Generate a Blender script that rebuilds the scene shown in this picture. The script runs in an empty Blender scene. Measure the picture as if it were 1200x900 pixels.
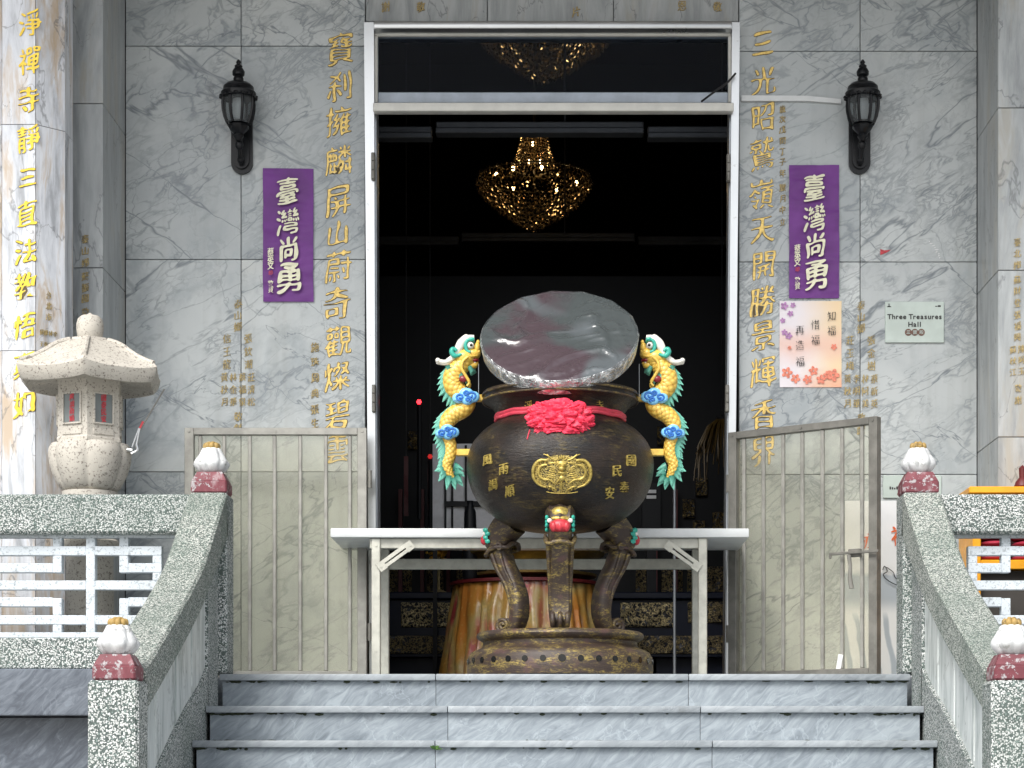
import bpy, bmesh, math, random
from mathutils import Vector, Matrix, noise
R = math.radians
random.seed(7)
scene = bpy.context.scene
COL = scene.collection

# ------------------------------------------------------------------ camera, sky, sun, exposure
CAMY, CAMZ, F, VX, VY = -10.0, -0.374, 2500.0, 662.0, 900.0
cam_d = bpy.data.cameras.new('camera')
cam = bpy.data.objects.new('camera', cam_d); COL.objects.link(cam)
cam.location = (0, CAMY, CAMZ); cam.rotation_euler = (R(90), 0, 0)
cam_d.sensor_width = 36; cam_d.lens = 75
cam_d.shift_x = -62 / 1200; cam_d.shift_y = 450 / 1200
cam_d.clip_start = 0.05; cam_d.clip_end = 500
scene.camera = cam
world = bpy.data.worlds.new('World'); scene.world = world; world.use_nodes = True
wt = world.node_tree
bg = wt.nodes['Background']
sky = wt.nodes.new('ShaderNodeTexSky'); sky.sky_type = 'NISHITA'; sky.sun_disc = False
SUN_EL, SUN_AZ = 46, 205          # azimuth measured clockwise from +Y: 180 is straight behind the camera
sky.sun_elevation = R(SUN_EL); sky.sun_rotation = R(SUN_AZ)
sky.air_density = 1.0; sky.dust_density = 3.0; sky.ozone_density = 1.0
hs = wt.nodes.new('ShaderNodeHueSaturation'); hs.inputs['Saturation'].default_value = 0.28
wt.links.new(sky.outputs[0], hs.inputs['Color']); wt.links.new(hs.outputs[0], bg.inputs[0])
bg.inputs[1].default_value = 0.115
sd = bpy.data.lights.new('sun', 'SUN'); sd.energy = 1.5; sd.angle = R(26); sd.color = (1.0, 0.96, 0.9)
sun = bpy.data.objects.new('sun', sd); COL.objects.link(sun)
_d = Vector((math.sin(R(SUN_AZ)) * math.cos(R(SUN_EL)), math.cos(R(SUN_AZ)) * math.cos(R(SUN_EL)), math.sin(R(SUN_EL))))
sun.rotation_euler = _d.to_track_quat('Z', 'Y').to_euler(); sun.location = _d * 30
vs = scene.view_settings
vs.view_transform = 'Standard'; vs.look = 'None'; vs.gamma = 1.0; vs.use_curve_mapping = False
vs.exposure = 0.98
scene.cycles.use_denoising = True
scene.cycles.max_bounces = 8
scene.cycles.sample_clamp_indirect = 4

# ------------------------------------------------------------------ helpers
def PX(px, D): return (px - VX) * D / F
def PZ(py, D): return (VY - py) * D / F + CAMZ
def YD(D): return CAMY + D
def P3(px, py, D): return Vector((PX(px, D), YD(D), PZ(py, D)))

def tag(o, label=None, cat=None, group=None, kind=None):
    if label: o['label'] = label
    if cat: o['category'] = cat
    if group: o['group'] = group
    if kind: o['kind'] = kind
    return o

def thing(name, label, cat, loc=(0, 0, 0), group=None):
    o = bpy.data.objects.new(name, None); COL.objects.link(o); o.location = loc
    o.empty_display_size = 0.1
    return tag(o, label, cat, group)

def root_loc(o):
    while o.parent: o = o.parent
    return Vector(o.location)

def copy_tree(o, parent=None, loc=None):
    c = o.copy(); COL.objects.link(c)
    if parent: c.parent = parent
    if loc is not None: c.location = loc
    for ch in list(o.children): copy_tree(ch, c)
    return c

class MB:
    def __init__(s):
        s.bm = bmesh.new()
        s.slab = s.bm.faces.layers.float.new('slab')
        s.tip = s.bm.verts.layers.float.new('tip')
        s.uv = s.bm.loops.layers.uv.new('UVMap')
    def box(s, x0, x1, y0, y1, z0, z1, bev=0.0, slab=0.0, seg=1, rot=None):
        if x0 > x1: x0, x1 = x1, x0
        f0 = set(s.bm.faces)
        v = [s.bm.verts.new((x, y, z)) for x in (x0, x1) for y in (y0, y1) for z in (z0, z1)]
        idx = [(0, 1, 3, 2), (4, 6, 7, 5), (0, 4, 5, 1), (2, 3, 7, 6), (0, 2, 6, 4), (1, 5, 7, 3)]
        fs = [s.bm.faces.new([v[i] for i in f]) for f in idx]
        if bev > 0:
            es = {e for f in fs for e in f.edges}
            bmesh.ops.bevel(s.bm, geom=list(es), offset=bev, segments=seg, affect='EDGES', profile=0.5)
        nf = [f for f in s.bm.faces if f not in f0]
        for f in nf: f[s.slab] = slab
        if rot is not None:
            vs_ = {v for f in nf for v in f.verts}
            for q in vs_: q.co = rot @ q.co
        return nf
    def bar(s, a, b, w, h, bev=0.0, up=Vector((0, 0, 1))):
        a, b = Vector(a), Vector(b); d = b - a; L = d.length; d.normalize()
        if abs(d.dot(up)) > .99: up = Vector((0, 1, 0))
        x = d; y = up.cross(x).normalized(); z = x.cross(y)
        m = Matrix((x, y, z)).transposed().to_4x4(); m.translation = a
        return s.box(0, L, -w / 2, w / 2, -h / 2, h / 2, bev, rot=m)
    def tube(s, pts, rad, n=8, cap=True, flat=1.0, up=Vector((0, 1, 0)), tips=None, ulen=None):
        pts = [Vector(p) for p in pts]
        if not hasattr(rad, '__len__'): rad = [rad] * len(pts)
        rings = []; L = 0
        for i, p in enumerate(pts):
            t = (pts[min(i + 1, len(pts) - 1)] - pts[max(i - 1, 0)])
            if t.length < 1e-9: t = Vector((0, 0, 1))
            t.normalize()
            u = up if abs(t.dot(up)) < .98 else Vector((1, 0, 0))
            b = t.cross(u).normalized(); c = b.cross(t).normalized()
            if i: L += (p - pts[i - 1]).length
            ring = []
            for k in range(n):
                a = 2 * math.pi * k / n
                v = s.bm.verts.new(p + b * math.cos(a) * rad[i] + c * math.sin(a) * rad[i] * flat)
                if tips: v[s.tip] = tips[i]
                ring.append(v)
            rings.append((ring, L))
        for (r0, l0), (r1, l1) in zip(rings, rings[1:]):
            for k in range(n):
                f = s.bm.faces.new((r0[k], r0[(k + 1) % n], r1[(k + 1) % n], r1[k]))
                for lp, uvv in zip(f.loops, ((k / n, l0), ((k + 1) / n, l0), ((k + 1) / n, l1), (k / n, l1))):
                    lp[s.uv].uv = uvv
        if cap:
            try:
                s.bm.faces.new(rings[0][0][::-1]); s.bm.faces.new(rings[-1][0])
            except ValueError: pass
    def lathe(s, prof, n=48, c=(0, 0, 0), lobe=None, rot=0.0, cap=True):
        c = Vector(c); rings = []
        for r, z in prof:
            ring = []
            for k in range(n):
                a = 2 * math.pi * k / n + rot
                rr = r * (lobe(a, z) if lobe else 1)
                ring.append(s.bm.verts.new(c + Vector((rr * math.cos(a), rr * math.sin(a), z))))
            rings.append(ring)
        for r0, r1 in zip(rings, rings[1:]):
            for k in range(n):
                s.bm.faces.new((r0[k], r0[(k + 1) % n], r1[(k + 1) % n], r1[k]))
        if cap:
            s.bm.faces.new(rings[0][::-1]); s.bm.faces.new(rings[-1])
    def ell(s, c, r, sub=2, rot=None):
        g = bmesh.ops.create_icosphere(s.bm, subdivisions=sub, radius=1)
        rr = r if hasattr(r, '__len__') else (r, r, r)
        for v in g['verts']:
            p = Vector((v.co.x * rr[0], v.co.y * rr[1], v.co.z * rr[2]))
            if rot is not None: p = rot @ p
            v.co = p + Vector(c)
        return g['verts']
    def prism(s, poly, y0, y1, slab=0.0, mp=None):
        """poly in (x,z), extruded from y0 to y1"""
        mp = mp or (lambda x, y, z: (x, y, z))
        a = [s.bm.verts.new(mp(x, y0, z)) for x, z in poly]; b = [s.bm.verts.new(mp(x, y1, z)) for x, z in poly]
        n = len(poly); fs = [s.bm.faces.new(a), s.bm.faces.new(b[::-1])]
        for k in range(n): fs.append(s.bm.faces.new((a[k], b[k], b[(k + 1) % n], a[(k + 1) % n])))
        for f in fs: f[s.slab] = slab
        return fs
    def build(s, name, mat, parent=None, smooth=35, origin=None, recalc=True, mirror=False):
        if mirror:
            for v in s.bm.verts: v.co.x = -v.co.x
        if recalc: bmesh.ops.recalc_face_normals(s.bm, faces=list(s.bm.faces))
        o3 = Vector(origin) if origin is not None else (root_loc(parent) if parent else Vector((0, 0, 0)))
        if o3.length > 0:
            for v in s.bm.verts: v.co -= o3
        me = bpy.data.meshes.new(name); s.bm.to_mesh(me); s.bm.free()
        if mat: me.materials.append(mat)
        if smooth:
            me.shade_smooth(); me.set_sharp_from_angle(angle=R(smooth))
        o = bpy.data.objects.new(name, me); COL.objects.link(o)
        if parent: o.parent = parent
        elif o3.length > 0: o.location = o3
        return o

def catmull(P, m=6):
    P = [tuple(p) for p in P]; out = []
    for i in range(len(P) - 1):
        p0, p1, p2, p3 = P[max(i - 1, 0)], P[i], P[i + 1], P[min(i + 2, len(P) - 1)]
        for k in range(m):
            t = k / m
            out.append(tuple(.5 * (2 * b + (c - a) * t + (2 * a - 5 * b + 4 * c - d) * t * t + (3 * b - a - 3 * c + d) * t ** 3)
                             for a, b, c, d in zip(p0, p1, p2, p3)))
    out.append(P[-1]); return out

# ------------------------------------------------------------------ materials
class T:
    def __init__(s, name):
        s.m = bpy.data.materials.new(name); s.m.use_nodes = True
        s.t = s.m.node_tree; s.b = s.t.nodes['Principled BSDF']; s.out = s.t.nodes['Material Output']
    def n(s, typ, ins=None, **at):
        nd = s.t.nodes.new('ShaderNode' + typ)
        for k, v in at.items(): setattr(nd, k, v)
        for k, v in (ins or {}).items(): s.set(nd.inputs[k], v)
        return nd
    def set(s, inp, v):
        if isinstance(v, bpy.types.NodeSocket): s.t.links.new(v, inp)
        elif isinstance(v, bpy.types.Node): s.t.links.new(v.outputs[0], inp)
        else:
            if hasattr(inp.default_value, '__len__') and hasattr(v, '__len__') and len(inp.default_value) == 4 and len(v) == 3: v = (*v, 1)
            inp.default_value = v
    def P(s, **k):
        for a, v in k.items(): s.set(s.b.inputs[a.replace('_', ' ')], v)
        return s
    def math(s, op, a, b=0.0, c=None, clamp=False):
        d = {0: a, 1: b}
        if c is not None: d[2] = c
        nd = s.n('Math', d, operation=op); nd.use_clamp = clamp; return nd.outputs[0]
    def sstep(s, x, lo, hi, a=0.0, b=1.0):
        nd = s.n('MapRange', {'Value': x, 'From Min': lo, 'From Max': hi, 'To Min': a, 'To Max': b}, interpolation_type='SMOOTHSTEP'); return nd.outputs[0]
    def mix(s, f, a, b):
        nd = s.n('Mix', data_type='RGBA'); s.set(nd.inputs[0], f); s.set(nd.inputs[6], a); s.set(nd.inputs[7], b); return nd.outputs[2]
    def pos(s, slab=False, rotx=0, scale=(1, 1, 1), rot=(0, 0, 0)):
        g = s.n('NewGeometry').outputs['Position']
        if slab:
            a = s.n('Attribute', attribute_name='slab').outputs['Fac']
            c = s.n('CombineXYZ', {0: s.math('MULTIPLY', a, 13.7), 1: s.math('MULTIPLY', a, 5.3), 2: s.math('MULTIPLY', a, 9.1)})
            g = s.n('VectorMath', {0: g, 1: c.outputs[0]}, operation='ADD').outputs[0]
        if rot != (0, 0, 0) or scale != (1, 1, 1):
            g = s.n('Mapping', {'Vector': g, 'Rotation': rot, 'Scale': scale}).outputs[0]
        return g
    def noise(s, v, sc, det=4, rough=.5, dist=0, out=0):
        return s.n('TexNoise', {'Vector': v, 'Scale': sc, 'Detail': det, 'Roughness': rough, 'Distortion': dist}).outputs[out]
    def warp(s, v, sc, amt, det=3):
        nz = s.n('TexNoise', {'Vector': v, 'Scale': sc, 'Detail': det}).outputs['Color']
        d = s.n('VectorMath', {0: nz, 1: (.5, .5, .5)}, operation='SUBTRACT').outputs[0]
        d = s.n('VectorMath', {0: d, 3: amt}, operation='SCALE').outputs[0]
        return s.n('VectorMath', {0: v, 1: d}, operation='ADD').outputs[0]
    def bump(s, h, st=.3, d=.01):
        b = s.n('Bump', {'Height': h, 'Strength': st, 'Distance': d}); s.set(s.b.inputs['Normal'], b.outputs[0]); return s
    def rs(s, v, rot, sc, loc=(0, 0, 0)):
        v = s.n('Mapping', {'Vector': v, 'Rotation': rot, 'Location': loc}).outputs[0]
        return s.n('Mapping', {'Vector': v, 'Scale': sc}).outputs[0]
    def ramp(s, f, stops, interp='LINEAR'):
        nd = s.n('ValToRGB', {0: f}); cr = nd.color_ramp; cr.interpolation = interp
        while len(cr.elements) < len(stops): cr.elements.new(.5)
        for e, (p, c) in zip(cr.elements, stops): e.position = p; e.color = (*c, 1)
        return nd.outputs[0]

def plain(name, col, rough=.5, metal=0, var=.12, sc=12, bump=0, **kw):
    m = T(name); p = m.pos(); nz = m.noise(p, sc, 5, .6)
    f = m.sstep(nz, .3, .7)
    c = m.mix(f, tuple(x * (1 - var) for x in col), tuple(min(1, x * (1 + var)) for x in col))
    m.P(Base_Color=c, Metallic=metal, Roughness=m.math('ADD', rough - .06, m.math('MULTIPLY', nz, .12)), **kw)
    if bump: m.bump(m.noise(p, sc * 6, 4), bump, .004)
    return m.m

def veins(m, p, sc, width, warp=.35, wsc=2.0, mod=None):
    """thin branching lines where a noise crosses its middle value"""
    q = m.warp(p, wsc, warp, 4)
    nz = m.noise(q, sc, 6, .55)
    d = m.math('ABSOLUTE', m.math('SUBTRACT', nz, .5))
    w = m.math('MULTIPLY', m.sstep(m.noise(p, sc * 1.3, 2), .35, .7), width)
    return m.math('SUBTRACT', 1.0, m.math('DIVIDE', d, m.math('ADD', w, width * .15)), clamp=True)

def mat_marble():
    m = T('grey_veined_marble'); p = m.pos(True)
    big = m.noise(m.warp(p, .9, .8), .8, 4, .55)
    base = m.mix(m.sstep(big, .36, .66), (.45, .485, .495), (.60, .635, .635))
    cloud = m.noise(m.warp(p, 2.2, .6), 2.6, 7, .66)
    base = m.mix(m.math('MULTIPLY', m.sstep(cloud, .48, .70), .65), base, (.33, .375, .40))
    tan = m.noise(p, 1.6, 5, .6)
    base = m.mix(m.math('MULTIPLY', m.sstep(tan, .58, .75), .25), base, (.58, .55, .46))
    # breccia network, gathered in patches
    q = m.warp(m.warp(m.rs(p, (0, .6, 0), (.62, 1, 1.35)), 4.0, .34, 5), 16, .06, 4)
    ve = m.n('TexVoronoi', {'Vector': q, 'Scale': 8.5}, feature='DISTANCE_TO_EDGE').outputs[0]
    wid = m.sstep(m.noise(p, 7, 3), .35, .7, .025, .15)
    net = m.math('SUBTRACT', 1.0, m.math('DIVIDE', ve, wid), clamp=True)
    msk = m.sstep(m.noise(m.warp(m.rs(p, (0, .6, 0), (.7, 1, 1.3)), 1.6, .7), 1.2, 4, .6), .47, .60)
    net = m.math('MULTIPLY', m.math('MULTIPLY', net, msk), .8)
    base = m.mix(m.math('MULTIPLY', msk, .22), base, (.24, .275, .31))
    vf = m.n('TexVoronoi', {'Vector': m.warp(q, 20, .05, 3), 'Scale': 21}, feature='DISTANCE_TO_EDGE').outputs[0]
    fine = m.math('MULTIPLY', m.math('SUBTRACT', 1.0, m.math('DIVIDE', vf, .16), clamp=True), m.sstep(m.noise(m.warp(p, 1.6, .7), 1.9, 4, .6), .50, .62))
    net = m.math('MAXIMUM', net, m.math('MULTIPLY', fine, .7))
    # long oblique veins in two directions
    obl = []
    for rot, loc, sc, wd in ((.62, (3, 0, 5), .8, .008), (-.58, (8, 0, 2), .75, .008), (.45, (1, 0, 9), 1.9, .013)):
        w = m.rs(m.warp(p, 3, .06, 4), (0, rot, 0), (.45, 1, 2.0), loc)
        obl.append(veins(m, w, sc, wd, .16, 2.5))
    v1 = m.math('MULTIPLY', m.math('MAXIMUM', obl[0], obl[1]), .95)
    v2 = m.math('MULTIPLY', m.math('MAXIMUM', obl[2], veins(m, p, 1.0, .010, .6, 2)), .6)
    v3 = m.math('MULTIPLY', veins(m, m.n('Mapping', {'Vector': p, 'Location': (9, 5, 1)}).outputs[0], 4.5, .026, .25, 6), .22)
    f = m.math('MAXIMUM', m.math('MAXIMUM', net, v1), m.math('MAXIMUM', v2, v3))
    col = m.mix(m.math('MULTIPLY', f, .85), base, (.11, .135, .16))
    at = m.n('Attribute', attribute_name='slab').outputs['Fac']
    tone = m.n('TexWhiteNoise', {'W': at}, noise_dimensions='1D').outputs['Value']
    col = m.mix(m.math('MULTIPLY', tone, .30), col, (.36, .40, .42))
    sv = m.noise(m.n('Mapping', {'Vector': m.pos(), 'Scale': (7, 1, .35)}).outputs[0], 1.0, 5, .6)
    col = m.mix(m.sstep(sv, .52, .75, 0, .28), col, (.26, .27, .25))
    m.P(Base_Color=col, Roughness=m.math('ADD', .24, m.math('MULTIPLY', cloud, .15)), Specular_IOR_Level=.4)
    return m.m

def mat_streak(name, a, b, c, rot, sc=1.0, tan=None, rough=.3):
    """streaky marble: stretched along one direction"""
    m = T(name); p = m.pos(True)
    q = m.n('Mapping', {'Vector': p, 'Rotation': rot, 'Scale': (5 * sc, 5 * sc, .8 * sc)}).outputs[0]
    q = m.warp(q, .8, .9, 4)
    n1 = m.noise(q, 2.6, 8, .66)
    col = m.ramp(n1, [(.36, c), (.48, b), (.60, a)])
    if tan:
        n2 = m.noise(m.warp(q, 1.1, .9), 1.3, 6, .68)
        col = m.mix(m.math('MULTIPLY', m.sstep(n2, .50, .66), .85), col, tan)
    v = veins(m, m.n('Mapping', {'Vector': p, 'Rotation': (rot[0], rot[1] + .5, rot[2]), 'Scale': (1.5, 1.5, .7)}).outputs[0], 2.2, .012, .5, 2)
    col = m.mix(m.math('MULTIPLY', v, .6), col, tuple(x * .4 for x in c))
    m.P(Base_Color=col, Roughness=rough, Specular_IOR_Level=.4)
    return m.m

def mat_strokes(name, a, b, c, rot, rough=.45):
    m = T(name); p = m.pos(True)
    q = m.rs(m.warp(p, 3, .12, 3), rot, (34, 34, 6))
    n1 = m.noise(q, 1.0, 7, .66, 1.2); n2 = m.noise(m.warp(p, 2, .4), 2.4, 5, .6)
    f = m.math('ADD', m.math('MULTIPLY', n1, .62), m.math('MULTIPLY', n2, .38))
    col = m.ramp(f, [(.34, c), (.47, b), (.60, a)])
    col = m.mix(m.math('MULTIPLY', veins(m, p, 2.0, .008, .6, 3), .3), col, tuple(x * 1.5 for x in a))
    dirt = m.noise(m.warp(p, 5, .2), 6, 5, .7)
    col = m.mix(m.sstep(dirt, .60, .78, 0, .4), col, (.12, .125, .12))
    m.P(Base_Color=col, Roughness=rough, Specular_IOR_Level=.35); m.bump(n1, .08, .004)
    return m.m

def mat_pebble(name, light=(.67, .69, .68), dark=(.065, .085, .08), sc=180, thr=.30, stain=.34):
    m = T(name); p = m.pos()
    q = m.warp(p, 90, .006, 2)
    vo = m.n('TexVoronoi', {'Vector': q, 'Scale': sc, 'Randomness': 1.0}, feature='F1')
    rnd = m.n('SeparateColor', {0: vo.outputs['Color']}).outputs[0]
    col = m.ramp(rnd, [(0, dark), (thr * .6, tuple(x * 3 for x in dark)), (thr, tuple(x * .72 for x in light)), (thr + .25, light), (.9, tuple(min(.9, x * 1.15) for x in light))], 'CONSTANT')
    col = m.mix(m.sstep(vo.outputs['Distance'], .46, .62), col, tuple(x * 1.3 for x in dark))
    st = m.noise(m.warp(p, 2, .3), 2.2, 7, .68)
    col = m.mix(m.math('MULTIPLY', m.sstep(st, .44, .64), stain), col, (.11, .155, .13))
    m.P(Base_Color=col, Roughness=.75)
    m.bump(vo.outputs['Distance'], .5, -.004)
    return m.m

def mat_granite(name, base, speck, sc=160, amt=.5, rough=.7):
    m = T(name); p = m.pos()
    n1 = m.noise(p, sc, 3, .7); n2 = m.noise(p, sc * .45, 3, .6)
    col = m.mix(m.sstep(m.noise(p, 6, 4), .35, .7), tuple(x * .86 for x in base), base)
    col = m.mix(m.math('MULTIPLY', m.sstep(n1, .56, .64), amt), col, speck)
    col = m.mix(m.math('MULTIPLY', m.sstep(n2, .60, .68), amt * .7), col, tuple(x * .6 for x in speck))
    m.P(Base_Color=col, Roughness=rough); m.bump(n1, .35, .003)
    return m.m

def mat_chipped(name, col, under, thr):
    m = T(name); p = m.pos(); n1 = m.noise(m.warp(p, 20, .02), 38, 6, .7); n2 = m.noise(m.pos(scale=(1, 1, .5)), 16, 5, .65)
    c = m.mix(m.sstep(n2, .35, .7), tuple(x * .75 for x in col), tuple(min(1, x * 1.12) for x in col))
    f = m.math('MAXIMUM', m.sstep(n1, thr, thr + .06), m.math('MULTIPLY', m.sstep(n2, thr - .02, thr + .10), .5))
    m.P(Base_Color=m.mix(f, c, under), Roughness=.6); m.bump(m.math('SUBTRACT', n2, m.math('MULTIPLY', f, .5)), .4, .006)
    return m.m

def mat_bronze():
    m = T('dark_bronze'); p = m.pos()
    ph = m.pos(scale=(1, 1, 5))
    n1 = m.noise(m.warp(p, 5, .2), 6, 8, .7); n2 = m.noise(ph, 26, 6, .7); n3 = m.noise(p, 70, 4, .7)
    f = m.math('MULTIPLY', m.sstep(n1, .46, .72), m.sstep(n2, .42, .66))
    col = m.mix(m.sstep(m.noise(p, 5, 6, .65), .38, .66), (.008, .007, .007), (.028, .018, .013))
    col = m.mix(m.math('MULTIPLY', f, .52), col, (.36, .27, .09))
    col = m.mix(m.sstep(n3, .60, .74, 0, .25), col, (.15, .11, .05))
    m.P(Base_Color=col, Metallic=m.math('MULTIPLY', f, .5), Roughness=m.math('ADD', .14, m.math('MULTIPLY', n2, .40)), Specular_IOR_Level=.4)
    m.bump(m.math('ADD', n2, m.math('MULTIPLY', n1, .6)), .5, .008)
    return m.m

def mat_goldbronze(name='gilded_bronze', amt=.5):
    m = T(name); p = m.pos(); ph = m.pos(scale=(1, 1, 3))
    n1 = m.noise(m.warp(ph, 8, .12), 11, 9, .78); n2 = m.noise(ph, 75, 5, .7)
    f = m.math('MULTIPLY', m.sstep(n1, .62 - amt * .3, .80 - amt * .3), m.sstep(n2, .40, .60))
    col = m.mix(m.math('MULTIPLY', f, .85), (.045, .030, .024), (.46, .35, .10))
    col = m.mix(m.sstep(m.noise(p, 14, 5), .58, .70, 0, .55), col, (.10, .05, .05))
    m.P(Base_Color=col, Metallic=m.math('MULTIPLY', f, .5), Roughness=.46); m.bump(n2, .35, .005)
    return m.m

def mat_scales():
    m = T('yellow_dragon_scales')
    uv = m.n('UVMap').outputs[0]
    q = m.n('Mapping', {'Vector': uv, 'Scale': (13, 92, 1)}).outputs[0]
    q = m.n('Mapping', {'Vector': q, 'Rotation': (0, 0, R(45))}).outputs[0]
    d = m.n('TexVoronoi', {'Vector': q, 'Scale': .72, 'Randomness': .12}, feature='F1').outputs['Distance']
    col = m.ramp(d, [(.30, (.80, .55, .11)), (.58, (.62, .36, .05)), (.75, (.30, .13, .02))])
    m.P(Base_Color=col, Roughness=.35, Specular_IOR_Level=.5, Coat_Weight=.3); m.bump(d, .8, -.006)
    return m.m

def mat_tip(name, root, tip):
    m = T(name); a = m.n('Attribute', attribute_name='tip').outputs['Fac']
    col = m.ramp(a, [(0, root), (.45, tuple((x + y) / 2 for x, y in zip(root, tip))), (1, tip)])
    m.P(Base_Color=col, Roughness=.35, Coat_Weight=.3); m.bump(m.noise(m.pos(), 90, 3), .15, .003); return m.m

def mat_gate_pane():
    m = T('milky_acrylic'); p = m.pos()
    tr = m.n('BsdfTransparent', {0: (.96, .952, .90)})
    m.P(Base_Color=(.74, .745, .66), Roughness=.25, Specular_IOR_Level=.4)
    f = m.sstep(m.noise(p, 2.2, 5, .6), .3, .75, .05, .14)
    mx = m.n('MixShader', {0: f, 1: tr.outputs[0], 2: m.b.outputs[0]})
    m.t.links.new(mx.outputs[0], m.out.inputs[0]); return m.m

def mat_glass(name, tint=(.9, .93, .95), f=.12, col=(.05, .06, .07), rough=.05):
    m = T(name); tr = m.n('BsdfTransparent', {0: tint})
    m.P(Base_Color=col, Roughness=rough, Specular_IOR_Level=.5)
    mx = m.n('MixShader', {0: f, 1: tr.outputs[0], 2: m.b.outputs[0]})
    m.t.links.new(mx.outputs[0], m.out.inputs[0]); return m.m

def mat_steel(name, col=(.62, .64, .65), rough=.22, var=.1):
    m = T(name); p = m.pos()
    n1 = m.noise(p, 3, 5, .6); n2 = m.noise(p, 40, 4, .6)
    c = m.mix(m.sstep(n1, .35, .7), tuple(x * (1 - var) for x in col), col)
    c = m.mix(m.sstep(n2, .64, .72, 0, .35), c, (.22, .20, .17))
    m.P(Base_Color=c, Metallic=.9, Roughness=m.math('ADD', rough, m.math('MULTIPLY', n1, .16))); m.bump(n1, .06, .01); return m.m

def mat_carved(name='gilt_carving', sc=22, gold=(.42, .33, .15), d0=.10, d1=.025):
    m = T(name); p = m.pos(); q = m.warp(p, 11, .07, 4)
    n = m.noise(q, sc, 3, .55); d = m.math('ABSOLUTE', m.math('SUBTRACT', n, .5))
    f = m.math('MULTIPLY', m.sstep(d, d0, d1), m.sstep(m.noise(p, sc * 3, 3), .30, .55))
    m.P(Base_Color=m.mix(f, (.014, .015, .020), gold), Metallic=m.math('MULTIPLY', f, .3), Roughness=.45); m.bump(f, .7, .012); return m.m

def emit(name, col, st):
    m = T(name); m.P(Base_Color=(.2, .1, .05), Emission_Color=col, Emission_Strength=st); return m.m

M = {}
M['marble'] = mat_marble()
M['pilaster'] = mat_streak('grey_streaked_marble', (.42, .445, .455), (.345, .37, .38), (.27, .29, .30), (0, R(8), 0), 1.1, (.36, .35, .31))
M['column'] = mat_streak('white_brown_veined_marble', (.76, .79, .84), (.62, .65, .70), (.38, .40, .43), (0, R(6), 0), 1.0, (.52, .40, .27), .25)
M['stair'] = mat_strokes('blue_grey_marble', (.335, .38, .415), (.235, .272, .305), (.150, .178, .205), (0, R(-52), 0))
M['nosing'] = mat_strokes('blue_grey_marble_edge', (.36, .395, .42), (.285, .315, .34), (.20, .225, .245), (0, R(-60), 0))
M['plinth'] = mat_strokes('dark_grey_marble', (.17, .195, .23), (.095, .11, .135), (.06, .07, .09), (0, R(-48), 0), .3)
M['pebble'] = mat_pebble('washed_pebble_stone')
M['pebble_worn'] = mat_pebble('worn_washed_pebble_stone', (.56, .58, .54), (.08, .10, .09), 185, .28, .42)
M['fret'] = mat_granite('pale_speckled_fretwork', (.62, .68, .73), (.26, .31, .34), 110, .8, .7)
M['lantern_stone'] = mat_granite('buff_granite', (.57, .54, .48), (.16, .13, .11), 105, .85, .8)
M['dado'] = mat_streak('pale_green_marble', (.70, .74, .73), (.58, .62, .61), (.36, .41, .40), (0, R(14), 0), 1.6, None, .4)
M['joint'] = plain('dark_joint', (.10, .105, .105), .8)
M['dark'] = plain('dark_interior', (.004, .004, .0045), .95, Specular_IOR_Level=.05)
M['darkwood'] = plain('black_lacquer', (.006, .007, .009), .45, Specular_IOR_Level=.2)
M['navy'] = plain('navy_lacquer', (.006, .009, .022), .4, Specular_IOR_Level=.25)
M['darkred'] = plain('dark_red_paint', (.10, .009, .011), .5)
M['eave'] = plain('eave_paint', (.30, .27, .24), .8)
M['ground'] = mat_granite('courtyard_paving', (.42, .41, .39), (.22, .21, .20), 30, .4, .85)
M['steel'] = mat_steel('stainless_steel')
M['frame_white'] = plain('weathered_white_frame', (.66, .66, .62), .38, 0, .08, 9)
M['frame_grey'] = plain('grey_aluminium', (.36, .39, .42), .35, .5)
M['ledge'] = plain('blue_grey_ledge', (.42, .48, .56), .5)
M['gate'] = plain('weathered_gate_metal', (.34, .335, .305), .45, .25, .18, 14, .1)
M['gate_dark'] = plain('weathered_dark_metal', (.21, .205, .185), .5, .3, .2, 14, .1)
M['pane'] = mat_gate_pane()
M['glass'] = mat_glass('dark_glass', (.75, .8, .88), .06, (.004, .006, .012), .03)
M['gold_leaf'] = plain('gold_leaf', (.78, .56, .17), .4, .2, .25, 60)
M['gold_faded'] = plain('faded_gold_paint', (.40, .31, .14), .6, .1, .35, 70)
M['gold_bright'] = plain('bright_gold_paint', (.90, .62, .05), .4, .1, .15, 40)
M['groove'] = plain('engraved_groove', (.12, .09, .045), .8)
M['black_iron'] = plain('black_cast_iron', (.007, .008, .010), .36, 0, .3, 30, .15, Specular_IOR_Level=.3)
M['frost'] = plain('frosted_lamp_glass', (.50, .53, .54), .3)
M['lampglass'] = mat_glass('clear_lamp_glass', (.8, .83, .84), .25, (.25, .27, .28), .12)
M['purple'] = plain('purple_cloth', (.16, .038, .245), .6, 0, .14, 6)
M['cream'] = plain('cream_gold_print', (.82, .80, .60), .45, 0, .1, 30)
M['ink_gold'] = plain('dark_gold_outline', (.13, .09, .03), .6)
M['white_table'] = plain('white_laminate', (.66, .69, .70), .35, 0, .06, 8)
M['table_metal'] = plain('painted_cream_steel', (.52, .52, .46), .4, .1, .14, 20)
M['bolt'] = plain('dark_bolt', (.05, .05, .045), .5, .4)
M['red_cloth'] = plain('pink_red_cloth', (.78, .035, .085), .55, 0, .10, 20)
M['red_ribbon'] = plain('pink_red_ribbon', (.66, .06, .10), .5, 0, .12, 30)
M['maroon'] = mat_chipped('chipped_maroon_paint', (.19, .045, .06), (.38, .36, .37), .54)
M['lotus'] = mat_chipped('white_lotus_paint', (.68, .70, .71), (.36, .37, .36), .58)
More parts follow.
